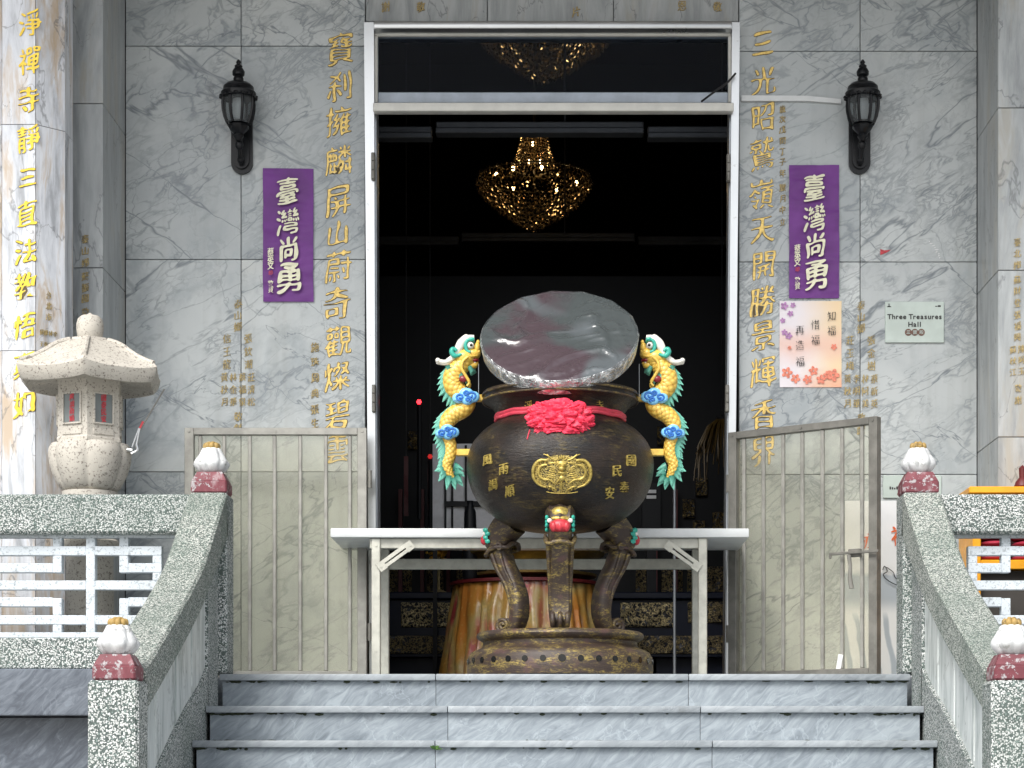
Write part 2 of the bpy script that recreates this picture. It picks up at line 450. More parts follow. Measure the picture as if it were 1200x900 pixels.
M['lotus_gold'] = mat_chipped('ochre_gold_paint', (.42, .28, .09), (.16, .12, .06), .55)
M['bronze'] = mat_bronze(); M['gilt'] = mat_goldbronze('gilded_bronze', .56); M['leg'] = mat_goldbronze('leg_bronze', .50)
M['med_ground'] = None
M['gold_relief'] = plain('gold_relief', (.50, .38, .10), .36, .5, .4, 70)
M['scales'] = mat_scales()
M['yellow'] = plain('golden_yellow_enamel', (.74, .49, .09), .3, 0, .15, 40, .1)
M['teal'] = mat_tip('teal_fins', (.015, .17, .12), (.20, .58, .45))
M['tealp'] = plain('teal_enamel', (.04, .40, .31), .3)
M['skyblue'] = plain('pale_blue_enamel', (.22, .56, .86), .3)
M['blue'] = plain('deep_blue_enamel', (.02, .15, .52), .3)
M['white'] = plain('white_enamel', (.80, .78, .72), .35)
M['black'] = plain('black_gloss', (.01, .01, .01), .2)
M['mouth'] = plain('dark_red_enamel', (.20, .012, .02), .3)
M['redmask'] = plain('red_enamel', (.50, .035, .05), .4, 0, .2, 60)
M['paper'] = plain('white_paper', (.74, .75, .76), .7, 0, .05, 5)
M['ink'] = plain('black_ink', (.03, .03, .03), .6)
M['orange_ink'] = plain('orange_ink', (.70, .13, .03), .6)
M['red_ink'] = plain('red_ink', (.45, .03, .05), .6)
M['brown_dot'] = plain('brown_disc', (.17, .085, .06), .5)
M['acrylic'] = plain('pale_green_plaque', (.52, .60, .56), .2, 0, .10, 5)
M['orange'] = plain('orange_yellow_paint', (.80, .36, .015), .4)
M['moss'] = plain('weed_green', (.07, .16, .03), .7)
M['wire'] = plain('black_wire', (.012, .012, .014), .5)

# ------------------------------------------------------------------ writing
_glyphs = {}
def glyph(ch):
    if ch in _glyphs: return _glyphs[ch]
    c = bpy.data.curves.new('glyph', 'FONT'); c.body = ch; c.size = 1; c.resolution_u = 4
    o = bpy.data.objects.new('glyph', c); COL.objects.link(o)
    dg = bpy.context.evaluated_depsgraph_get(); dg.update()
    oe = o.evaluated_get(dg); cv = oe.to_curve(dg)
    polys = []
    for s in cv.splines:
        bp = s.bezier_points; pts = []
        for i in range(len(bp)):
            a, b = bp[i], bp[(i + 1) % len(bp)]
            p0, p1, p2, p3 = a.co.xy, a.handle_right.xy, b.handle_left.xy, b.co.xy
            L = (p3 - p0).length; k = max(1, min(12, int(L / .03)))
            if (p1 - p0).length + (p3 - p2).length + (p2 - p1).length > L * 1.02: k = max(k, 4)
            for j in range(k):
                t = j / k; u = 1 - t
                pts.append(u ** 3 * p0 + 3 * u * u * t * p1 + 3 * u * t * t * p2 + t ** 3 * p3)
        if len(pts) > 2: polys.append(pts)
    oe.to_curve_clear(); bpy.data.objects.remove(o); bpy.data.curves.remove(c)
    al = [p for q in polys for p in q]
    if not al: _glyphs[ch] = []; return []
    cx = (min(p.x for p in al) + max(p.x for p in al)) / 2; cy = (min(p.y for p in al) + max(p.y for p in al)) / 2
    polys = [[p - Vector((cx, cy)) for p in q] for q in polys]
    _glyphs[ch] = polys
    return polys

def area(q): return sum(a.x * b.y - b.x * a.y for a, b in zip(q, q[1:] + q[:1])) / 2

def brush(ch, seed, bold=.02, style=1.0):
    polys = glyph(ch)
    if not polys: return []
    sg = 1 if area(max(polys, key=lambda q: abs(area(q)))) > 0 else -1
    out = []
    dense = 1.0 if len(polys) < 5 else .62 if len(polys) < 8 else .35
    bold = bold if dense == 1.0 else min(bold, .034 * dense)
    if ch in '三一二': bold += .024
    rnd = random.Random(seed); ox = rnd.random() * 50
    for q in polys:
        n = len(q); r = []
        for i in range(n):
            t = q[(i + 1) % n] - q[i - 1]
            if t.length < 1e-9: t = Vector((1, 0))
            nv = Vector((t.y, -t.x)).normalized() * sg
            p = q[i]
            w = bold + style * dense * (.034 * (abs(nv.x) - .62) + .026 * noise.noise(Vector((p.x * 3.2 + ox, p.y * 3.2, seed * .37))))
            r.append(p + nv * w)
        if style > 0:
            for _ in range(3): r = [(r[i - 1] + 2 * r[i] + r[(i + 1) % n]) / 4 for i in range(n)]
            r = [Vector((p.x * .84 + style * .07 * noise.noise(Vector((p.x * 2.2 + ox, p.y * 2.2, 3))),
                         p.y + style * .17 * p.x + style * .07 * noise.noise(Vector((p.x * 2.2, p.y * 2.2 + ox, 8))))) for p in r]
        out.append(r)
    return out

def write(name, items, mapf, mat, parent, bold=.02, style=1.0, thick=.0012, seed0=0, res=True):
    """items: (char, u, v, size) in metres on a flat sheet; mapf takes (u, v, height) to 3D. One mesh."""
    cu = bpy.data.curves.new(name, 'CURVE'); cu.dimensions = '2D'; cu.fill_mode = 'BOTH'; cu.extrude = thick
    for k, (ch, u, v, sz) in enumerate(items):
        for q in brush(ch, seed0 + k, bold, style):
            s = cu.splines.new('POLY'); s.points.add(len(q) - 1); s.use_cyclic_u = True
            for pt, p in zip(s.points, q): pt.co = (u + p.x * sz, v + p.y * sz, 0, 1)
    o = bpy.data.objects.new(name, cu); COL.objects.link(o)
    dg = bpy.context.evaluated_depsgraph_get(); dg.update()
    me = bpy.data.meshes.new_from_object(o.evaluated_get(dg)); bpy.data.objects.remove(o); bpy.data.curves.remove(cu)
    o3 = root_loc(parent)
    for v in me.vertices: v.co = Vector(mapf(v.co.x, v.co.y, v.co.z)) - o3
    me.materials.clear(); me.materials.append(mat)
    o = bpy.data.objects.new(name, me); COL.objects.link(o); o.parent = parent
    return o

def wallmap(Y):
    return lambda u, v, h: (u, Y - h, v)
def pix(items, D):
    return [(c, PX(x, D), PZ(y, D), s * D / F) for c, x, y, s in items]
def inscription(items, D, parent, mat=None, bold=.02, style=1.0, groove=True, seed=0, name='inscription', mapf=None):
    it = pix(items, D) if mapf is None else items
    mf = mapf or wallmap(YD(D) - .0035)
    o = write(name, it, mf, mat or M['gold_leaf'], parent, bold, style, .001, seed)
    if groove:
        g = write('engraved_groove', it, (lambda u, v, h: Vector(mf(u, v, h * .5)) + Vector((0, .002, 0))), M['groove'], o if o.parent.parent is None else parent, bold + .019, style, .0008, seed)
    return o

# ------------------------------------------------------------------ ground, terrace, platform
mb = MB(); mb.box(-150, 150, -150, 150, -2.6, -2.0); mb.build('ground', M['ground'], smooth=0)['kind'] = 'structure'
mb = MB(); mb.box(-9, 9, -4.9, 9, -1.999, -.72); mb.build('terrace', M['ground'], smooth=0)['kind'] = 'structure'
mb = MB()
XI = 1.345; XO = XI + .15; DE = 8.49
for s in (-1, 1):      # platform wings beside the stairs: slab edge over a recessed plinth
    x = [XO + .0, 2.42, 3.30, 4.2, 6]
    for a, b in zip(x, x[1:]):
        mb.box(s * (a + .002), s * (b - .002), YD(8.47), YD(9.6), -.166, .02, .004, random.random())
        mb.box(s * (a + .002), s * (b - .002), YD(8.58), YD(9.6), -.718, -.172, .0, random.random())
mb.build('platform_edge', M['plinth'], smooth=0)['kind'] = 'structure'
mb = MB(); mb.box(-6, 6, YD(8.8), 9.0, -.71, -.004)
mb.build('platform', M['stair'], smooth=0)['kind'] = 'structure'

st = thing('stone_staircase', 'blue grey marble steps leading up to the temple doorway', 'stairs', (0, YD(8.2), -.7))
ymin = [8.48, 8.18, 7.88, 7.58, 7.28, 6.98]
for k, d in enumerate(ymin):
    z = -.136 * k
    hw = 1.375 if d > 8.4 else 1.379
    seams = [-hw, -.45, .52, hw] if k % 2 else [-hw, -.48, .545, hw]
    if k == 0: seams = [-1.375, -.514, .492, 1.375]
    mt = MB(); mr = MB()
    for a, b in zip(seams, seams[1:]):
        mt.box(a + .0012, b - .0012, YD(d), YD(d) + .34, z - .026, z, .004, random.random(), 2)
        mr.box(max(a, -1.365) + .001, min(b, 1.365) - .001, YD(d) + .022, YD(d) + .05, z - .136, z - .0262, 0, random.random())
    mt.build('tread', M['nosing'], st); mr.build('riser', M['stair'], st, smooth=0)
mb = MB(); mb.prism([(YD(8.8), -.03), (YD(8.8), -.717), (YD(7.35), -.717), (YD(8.78), -.03)], -1.36, 1.36, 0, lambda x, y, z: (y, x, z))
mb.build('core', M['joint'], st, smooth=0)

# ------------------------------------------------------------------ temple hall: walls, pilasters, lintel, door frame, roof, room
hall = thing('temple_hall', 'temple hall with grey veined marble front and tall open doorway', 'temple', (0, .2, 0))
D0 = 10.0
def slabwall(xs, zs, name, hide=()):
    m = MB()
    for i, (a, b) in enumerate(zip(xs, xs[1:])):
        for j, (c, d) in enumerate(zip(zs, zs[1:])):
            m.box(a + .0016, b - .0016, .0, .04, c + .0016, d - .0016, .0015, random.random() * 3)
    return m.build(name, M['marble'], hall, smooth=0)
wl_x = [PX(147, D0), PX(282.5, D0), PX(428, D0)]
wl_z = [-.004, PZ(553, D0), PZ(304, D0), PZ(54, D0), 3.9]
wallL = slabwall(wl_x, wl_z, 'marble_wall')
wr_x = [PX(866, D0), PX(1008, D0), PX(1145, D0)]
wr_z = [-.004, PZ(556, D0), PZ(307, D0), PZ(60, D0), 3.9]
wallR = slabwall(wr_x, wr_z, 'marble_wall')
mb = MB()
lx = [PX(428, D0), PX(571, D0), PX(719, D0), PX(866, D0)]
for a, b in zip(lx, lx[1:]): mb.box(a + .0016, b - .0016, .012, .052, PZ(24, D0), 3.9, .0015, random.random() * 3)
lintel = mb.build('lintel', M['pilaster'], hall, smooth=0)
mb = MB()       # masonry behind the slabs
mb.box(-6, PX(428, D0), .041, .30, 0, 5.7); mb.box(PX(866, D0), 6, .041, .30, 0, 5.7); mb.box(PX(428, D0) + .001, PX(866, D0) - .001, .053, .30, PZ(24, D0), 5.7)
mb.build('masonry', M['joint'], hall, smooth=0)
def pilaster(s, xin, xout, joints_f):
    m = MB()
    zs = [-.003] + [PZ(j, 9.54) for j in joints_f] + [4.0]
    for c, d in zip(zs, zs[1:]):
        sl = random.random() * 3
        m.box(xin, xout, YD(9.52), .0 - .002, c + .0015, d - .0015, .002, sl)
    return m.build('pilaster', M['pilaster'], hall, smooth=0)
pilL = pilaster(-1, PX(147, D0) - .001, -2.75, [560, 315, 123])
pilR = pilaster(1, PX(1145, D0) + .001, 2.60, [513, 318, 128])

big = 40
inscription([(c, 397 + dx, y, s) for c, y, s, dx in [('寶', 57, 40, 2), ('刹', 101, 37, 1), ('擁', 142, 38, 0), ('麟', 188, 38, 0), ('屏', 236, 40, -1), ('山', 273, 32, -1), ('蔚', 312, 40, 0), ('奇', 356, 40, -2), ('觀', 400, 38, 0), ('燦', 441, 38, -2), ('碧', 486, 38, -2), ('雲', 527, 36, -2)]], D0, wallL, bold=-.002, seed=3)
inscription([(c, 893 + dx, y, s) for c, y, s, dx in [('三', 51, 34, 1), ('光', 95, 36, 2), ('昭', 138, 36, 1), ('鷲', 181, 40, 0), ('嶺', 228, 38, -1), ('天', 270, 36, 0), ('開', 311, 36, 2), ('勝', 353, 38, 1), ('景', 393, 38, 1), ('輝', 436, 38, 1), ('香', 485, 38, 2), ('界', 529, 38, 2)]], D0, wallR, bold=-.002, seed=33)
def smallgrid(par, cx, y0, seed, head, cols, D=D0, mat=None):
    C_ = [[(c, cx, y0 + 13.5 * i, 12) for i, c in enumerate(head)]]
    for x, st_ in ((cx - 13, cols[0]), (cx + 12, cols[1])): C_.append([(c, x, y0 + 41 + 15 * i, 12) for i, c in enumerate(st_)])
    for j, st_ in enumerate(cols[2:6]): C_.append([(c, cx - 16 + 10.5 * j, y0 + 86 + 14.5 * i, 11) for i, c in enumerate(st_)])
    C_.append([(c, cx, y0 + 132 + 14 * i, 12) for i, c in enumerate(cols[6])])
    for j, it in enumerate(C_): inscription(it, D, par, mat or M['gold_faded'], .008, 1.0, False, seed + 4 * j)
smallgrid(wallL, 279, 356, 60, '泰山鄉', ['信王龍', '張欽潮', '黃秋月', '林金華', '蔡福泉', '莊清松', '敬獻'])
smallgrid(wallR, 1009, 358, 90, '泰山鄉', ['莊玉梅', '張金樹', '黃秋月', '李明華', '林阿美', '蔡新英', '敬獻'])
inscription([(c, 369, y, 12) for c, y in zip('施珠周典張生', (407, 424, 443, 461, 480, 496))], D0, wallL, M['gold_faded'], .012, 1, True, 120)
inscription([(c, 917, y, 9.5) for c, y in zip('歲次戊閏丁子年臘月中立', (128, 140, 152, 165, 178, 190, 203, 220, 233, 246, 260))], D0, wallR, M['gold_faded'], .012, 1, True, 140)
inscription([(c, x, y, 13) for c, x, y in (('謝', 452, 8), ('敬', 493, 8), ('恩', 799, 7), ('敬', 841, 8), ('片', 675, 14))], 10.012, lintel, M['gold_faded'], .012, 1, True, 150)
inscription([(c, 100, y, 11) for c, y in zip('泰山鄉蘇振國敬', (280, 294, 308, 324, 337, 350, 366))], 9.52, pilL, M['gold_faded'], .012, 1, True, 160)
for j, it in enumerate(([(c, 1192, y, 10.5) for c, y in zip('臺北鄉蘇財登張福興', (284, 297, 311, 328, 341, 355, 369, 382, 395))], [(c, 1187, y, 10) for c, y in zip('蘇秋江', (410, 423, 436))], [(c, 1197, y, 10) for c, y in zip('陳阿玉', (409, 422, 435))], [(c, 1193, y, 10.5) for c, y in zip('敬謝', (455, 469))])):
    inscription(it, 9.52, pilR, M['gold_faded'], .008, 1, False, 180 + 12 * j)

# door frame
DF = 9.93
def slant(m, xt0, xt1, xb0, xb1, yt, yb, D, th, bev=0):
    Y = YD(D)
    m.prism([(PX(xb0, D), PZ(yb, D)), (PX(xb1, D), PZ(yb, D)), (PX(xt1, D), PZ(yt, D)), (PX(xt0, D), PZ(yt, D))], Y, Y + th)
mb = MB()
ZB = PZ(900, DF) + .374
yb = 900 - (.374) * F / DF
for q in ((426.5, 438, 433, 441), (858, 867, 851, 859.5)):
    mb = MB(); slant(mb, *q, 26, yb, DF, .25); mb.build('door_jamb', M['steel'], hall, smooth=0)
for q in ((438.2, 441, 441.2, 442.8), (855, 857.8, 849.4, 850.8)):
    mb = MB(); slant(mb, *q, 120, yb, 9.97, .1); mb.build('jamb_stop', M['frame_grey'], hall, smooth=0)
mb = MB(); mb.box(PX(438.5, DF), PX(857.5, DF), YD(9.90), YD(10.1), PZ(36, DF), PZ(27, DF), .006, 0, 2)
mb.build('door_head', M['steel'], hall)
mb = MB(); mb.box(PX(437, 9.89), PX(860, 9.89), YD(9.89), YD(9.95), PZ(130, 9.89), PZ(120, 9.89), .005, 0, 2)
mb.build('transom_bar', M['frame_white'], hall)
mb = MB()
z0, z1 = PZ(119.5, 9.97), PZ(36.3, 9.97); x0, x1 = PX(439, 9.97), PX(857, 9.97)
mb.box(x0, x1, YD(9.97), YD(10.02), z1 - .022, z1 - .001, .003); mb.box(x0, x0 + .014, YD(9.97), YD(10.02), z0, z1 - .023, .002); mb.box(x1 - .014, x1, YD(9.97), YD(10.02), z0, z1 - .023, .002)
tw = mb.build('transom_window', M['frame_white'], hall)
mb = MB(); mb.box(x0 + .0145, x1 - .0145, YD(9.99), YD(10.0), z0 + .05, z1 - .0225); mb.build('pane', M['glass'], tw, smooth=0)
mb = MB(); mb.box(x0 + .0145, x1 - .0145, YD(9.98), YD(10.03), z0, z0 + .049, .003); mb.build('ledge', M['ledge'], tw)
for px, py in ((437.3, 195), (438.2, 467), (853.7, 197), (852.2, 467)):
    mb = MB(); x = PX(px, 9.92)
    mb.box(x - .009, x + .009, YD(9.91), YD(9.945), PZ(py + 16, 9.92), PZ(py - 16, 9.92), .003)
    for k in range(3): mb.tube([(x, YD(9.908), PZ(py - 15 + 10.5 * k, 9.92)), (x, YD(9.908), PZ(py - 6 + 10.5 * k, 9.92))], .008, 8)
    mb.build('door_hinge', M['gate_dark'], hall)
# roof over the porch, room behind the door
mb = MB()
mb.box(-8, 8, -1.9, -.003, 4.05, 4.35); mb.box(-8, 8, .305, 8, 5.41, 5.7)
for k in range(21): mb.box(-5 + k * .5 - .05, -5 + k * .5 + .05, -2.35, -.1, 3.93, 4.048)
mb.box(-8, 8, -2.45, -2.3, 3.9, 4.35)
mb.build('eave', M['eave'], hall, smooth=0)
mb = MB()
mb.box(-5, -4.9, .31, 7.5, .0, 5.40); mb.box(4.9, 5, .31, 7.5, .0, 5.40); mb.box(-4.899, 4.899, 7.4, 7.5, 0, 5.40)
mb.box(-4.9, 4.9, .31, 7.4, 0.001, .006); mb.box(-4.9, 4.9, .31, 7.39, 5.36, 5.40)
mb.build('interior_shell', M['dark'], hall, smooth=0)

# ------------------------------------------------------------------ marble columns in front
def column(cx, D, label, text):
    t = thing('marble_column', label, 'column', (cx, YD(D), 0))
    m = MB(); ap = .175; rr = ap / math.cos(R(22.5))
    for c, d in zip([0.0, PZ(420, D), PZ(160, D)], [PZ(420, D), PZ(160, D), 3.9]):
        for k in range(8):
            a0, a1 = R(22.5 + 45 * k), R(67.5 + 45 * k)
            p = [(cx + rr * math.cos(a0), YD(D) + rr * math.sin(a0)), (cx + rr * math.cos(a1), YD(D) + rr * math.sin(a1)), (cx, YD(D))]
            n = Vector((p[1][0] - p[0][0], p[1][1] - p[0][1])).normalized() * .0016
            q = [(p[0][0] + n.x, p[0][1] + n.y), (p[1][0] - n.x, p[1][1] - n.y), p[2]]
            v0 = [m.bm.verts.new((x, y, c + .0015)) for x, y in q]; v1 = [m.bm.verts.new((x, y, d - .0015)) for x, y in q]
            sl = random.random() * 3
            for f in ([m.bm.faces.new(v0[::-1]), m.bm.faces.new(v1)] + [m.bm.faces.new((v0[i], v0[(i + 1) % 3], v1[(i + 1) % 3], v1[i])) for i in range(3)]): f[m.slab] = sl
    sh = m.build('shaft', M['column'], t, smooth=0)
    m = MB(); m.lathe([(rr * .985, .0), (rr * .985, 3.9)], 8, (cx, YD(D), 0), rot=R(22.5)); m.build('core', M['joint'], t, smooth=0)
    if text:
        Df = D - ap
        ys = (27, 71, 117, 162, 208, 250, 295, 335, 382, 428, 473)
        it = [(c, PX(36 - .018 * y, Df), PZ(y, Df), (33 if c not in '三' else 26) * Df / F) for c, y in zip('淨禪寺靜三直法教悟真如', ys)]
        inscription(it, Df, t, M['gold_bright'], .010, 1.3, True, 200, mapf=wallmap(YD(Df) - .0035))
        # smaller lines cut on the facet to the right and on the one to the left
        e = Vector((math.cos(R(45)), math.sin(R(45)), 0)); nrm = Vector((math.cos(R(-45)), math.sin(R(-45)), 0))
        o = Vector((cx, YD(D), 0)) + nrm * (ap + .003)
        mf = lambda u, v, h: o + e * u + Vector((0, 0, v)) + nrm * h
        it = [('台', -.01, PZ(343, Df), .036), ('北', -.01, PZ(356, Df), .036), ('市', -.01, PZ(369, Df), .036)]
        for j, s_ in enumerate(('蘇陳林李', '王張黃吳', '美金玉明')): it += [(c, -.045 + .022 * i, PZ(388 + 14 * j, Df), .026) for i, c in enumerate(s_)]
        inscription(it, 0, t, M['gold_faded'], .012, 1, False, 230, mapf=mf)
        e2 = Vector((math.cos(R(-45)), math.sin(R(-45)), 0)); n2 = Vector((math.cos(R(-135)), math.sin(R(-135)), 0))
        o2 = Vector((cx, YD(D), 0)) + n2 * (ap + .003)
        mf2 = lambda u, v, h: o2 + e2 * u + Vector((0, 0, v)) + n2 * h
        it = [(c, .02, PZ(262 + 15 * i, Df), .036) for i, c in enumerate('泰山鄉蘇福財陳金王敬')]
        inscription(it, 0, t, M['gold_faded'], .012, 1, False, 250, mapf=mf2)
    return t
column(PX(34, 9.3), 9.3, 'eight sided white and brown veined marble column carved with bright yellow characters', True)

# ------------------------------------------------------------------ balustrades
def lotus(parent, cx, cy, z, w):
    k = w / .15
    m = MB()
    m.box(cx - .072 * k, cx + .072 * k, cy - .072 * k, cy + .072 * k, z + .001, z + .052 * k, .006)
    a, b = .068 * k, .05 * k; z0, z1 = z + .052 * k, z + .088 * k
    v0 = [m.bm.verts.new((cx + sx * a, cy + sy * a, z0)) for sx, sy in ((-1, -1), (1, -1), (1, 1), (-1, 1))]
    v1 = [m.bm.verts.new((cx + sx * b, cy + sy * b, z1)) for sx, sy in ((-1, -1), (1, -1), (1, 1), (-1, 1))]
    m.bm.faces.new(v1); m.bm.faces.new(v0[::-1])
    for i in range(4): m.bm.faces.new((v0[i], v0[(i + 1) % 4], v1[(i + 1) % 4], v1[i]))
    base = m.build('finial_base', M['maroon'], parent)
    m = MB(); zz = z + .088 * k
    prof = [(.040, 0), (.046, .003), (.055, .012), (.064, .024), (.068, .034), (.067, .043), (.061, .054), (.053, .066), (.046, .078), (.041, .088), (.037, .097), (.030, .101), (.0, .102)]
    prof = [(max(r, .0005) * k, h * k) for r, h in prof]
    m.lathe(prof, 64, (cx, cy, zz), lobe=lambda a, h: 1 + .16 * abs(math.sin(a * 4 + .4 * math.sin(h * 60))) ** .7 - .10 + .022 * math.sin(a * 24 + h * 90) + .012 * noise.noise(Vector((a * 6, h * 80, cx * 9 + cy))))
    bul = m.build('lotus_bulb', M['lotus'], base, smooth=50)
    m = MB(); m.ell((cx, cy, zz + .106 * k), (.026 * k, .026 * k, .016 * k), 2)
    for j in range(8):
        a = R(45 * j + 10); m.ell((cx + .024 * k * math.cos(a), cy + .024 * k * math.sin(a), zz + .108 * k), (.0115 * k, .0115 * k, .015 * k), 2)
    for j in range(4):
        a = R(90 * j + 30); m.ell((cx + .010 * k * math.cos(a), cy + .010 * k * math.sin(a), zz + .121 * k), (.009 * k, .009 * k, .007 * k), 2)
    m.build('lotus_tip', M['lotus_gold'], base, smooth=50)

prof = [(8.49, .722), (8.35, .632), (8.2, .535), (8.05, .44), (7.93, .371), (7.7, .27), (7.52, .198), (7.25, .095), (6.98, -.006), (6.84, -.056)]
cprof = catmull(prof, 4)
def rz(D):
    for (a, za), (b, zb) in zip(cprof, cprof[1:]):
        if b <= D <= a: return zb + (za - zb) * (D - b) / (a - b)
    return cprof[0][1] if D > cprof[0][0] else cprof[-1][1]
def sweep_yz(m, lo, hi, x0, x1, ch=.008):
    """lo/hi: lists of (D,z) of the same length, swept as a solid between x0 and x1 with chamfered upper edges"""
    rings = []
    for (d, zl), (d2, zh) in zip(lo, hi):
        pts = [(x0, d, zl), (x1, d, zl), (x1, d2, zh - ch), (x1 - ch, d2, zh), (x0 + ch, d2, zh), (x0, d2, zh - ch)]
        rings.append([m.bm.verts.new((x, YD(dd), z)) for x, dd, z in pts])
    for a, b in zip(rings, rings[1:]):
        for k in range(6): m.bm.faces.new((a[k], a[(k + 1) % 6], b[(k + 1) % 6], b[k]))
    m.bm.faces.new(rings[0]); m.bm.faces.new(rings[-1][::-1])

def balustrade(s, label):
    mir = s < 0      # built for +x, mirrored for the left one
    t = thing('stone_balustrade', label, 'balustrade', (s * XI, YD(8.5), 0))
    o3 = Vector((s * XI, YD(8.5), 0))
    def B(m, name, mat, par=t, smooth=35): return m.build(name, mat, par, smooth, o3, True, mir)
    # upper post
    m = MB(); m.box(XI, XO, YD(8.49), YD(8.66), .001, .722, .008); p1 = B(m, 'post', M['pebble'])
    m = MB(); m.box(XI + .035, XO - .001, YD(8.25), YD(8.488), -.40, .50); B(m, 'post', M['pebble'])
    m = MB(); m.box(XI - .005, XO + .005, YD(6.70), YD(6.86), -.72, -.098, .010); p2 = B(m, 'post', M['pebble'])
    # sweeping hand rail
    m = MB(); hi = [(d, z) for d, z in cprof]
    lo = [(d + .03, z - .125 - .04 * max(0, 1 - (8.49 - d) / .5)) for d, z in cprof]
    sweep_yz(m, lo, hi, XI, XO, .010)
    B(m, 'stair_rail', M['pebble_worn'])
    # lower stringer and marble panel between
    st_ = [(8.26, .02), (8.1, -.056), (7.82, -.145), (7.55, -.245), (7.3, -.35), (7.05, -.46), (6.87, -.54)]
    m = MB(); sweep_yz(m, [(d, -.72) for d, z in st_], st_, XI + .035, XO + .004, .008); B(m, 'stringer', M['pebble'])
    m = MB()
    ds = [6.87 + (8.26 - 6.87) * k / 14 for k in range(15)]
    poly = [(YD(d), rz(d) - .12) for d in ds] + [(YD(d), -.62 + (d - 6.87) * .4) for d in ds[::-1]]
    cuts = 4
    m.prism(poly, XI + .047, XO - .022, random.random() * 3, lambda x, y, z: (y, x, z))
    for d in (7.25, 7.62, 7.95):
        m.box(XI + .044, XI + .0475, YD(d), YD(d) + .004, -.35, rz(d) - .14)
    B(m, 'marble_panel', M['dado'], t, 0)
    # wing along the platform
    xe = 5.5
    m = MB(); m.box(XO + .001, xe, YD(8.52), YD(8.69), .562, .720, .010); B(m, 'top_rail', M['pebble'])
    m = MB(); m.box(XO + .001, xe, YD(8.52), YD(8.69), .021, .146, .006); B(m, 'bottom_rail', M['pebble'])
    m = MB(); D = 8.575; th = .045
    def pxx(p): return -PX(p, D)
    def hb(p0, p1, y0, y1): m.box(pxx(p1), pxx(p0), YD(D), YD(D) + th, PZ(y1, D), PZ(y0, D), .002)
    def unit(off):
        def V(c, y0, y1): hb(c - 5.3 + off, c + 5.3 + off, y0, y1)
        V(106, 630, 741)
        for a in (67, 145): V(a, 630, 640); V(a, 651, 671); V(a, 701, 721); V(a, 732, 741)
        for e in (184, -12):
            V(e, 651, 660); V(e, 671, 680); V(e, 691, 700); V(e, 711, 721)
        for y in (640, 680.3, 721):
            hb(-12 - 5.3 + off, 100.7 + off, y, y + 10.8); hb(111.3 + off, 184 + 5.3 + off, y, y + 10.8)
        for y in (660, 700):
            hb(-17.3 + off, 61.7 + off, y, y + 10.8) ; hb(150.3 + off, 189.3 + off, y, y + 10.8)
            hb(61.7 + off, 72.3 + off, y, y + 10.8) if False else None
    for k in range(5): unit(-201.5 * k)
    hb(-860, 210, 626, 630); hb(-860, 210, 741, 747.5)
    hb(189.3, 212, 682, 690)
    B(m, 'fretwork_panel', M['fret'], t, 0)
    lotus_par = t
    # finials are built straight at their place
    lotus(t, s * (XI + XO) / 2, YD(8.575), .722, .15)
    lotus(t, s * (XI + XO) / 2, YD(6.78), -.098, .142)
balustrade(-1, 'pebble stone balustrade beside the granite lantern, with fretwork wing and two lotus finials')
balustrade(1, 'pebble stone balustrade in front of the orange cabinet, with fretwork wing and lotus finials')

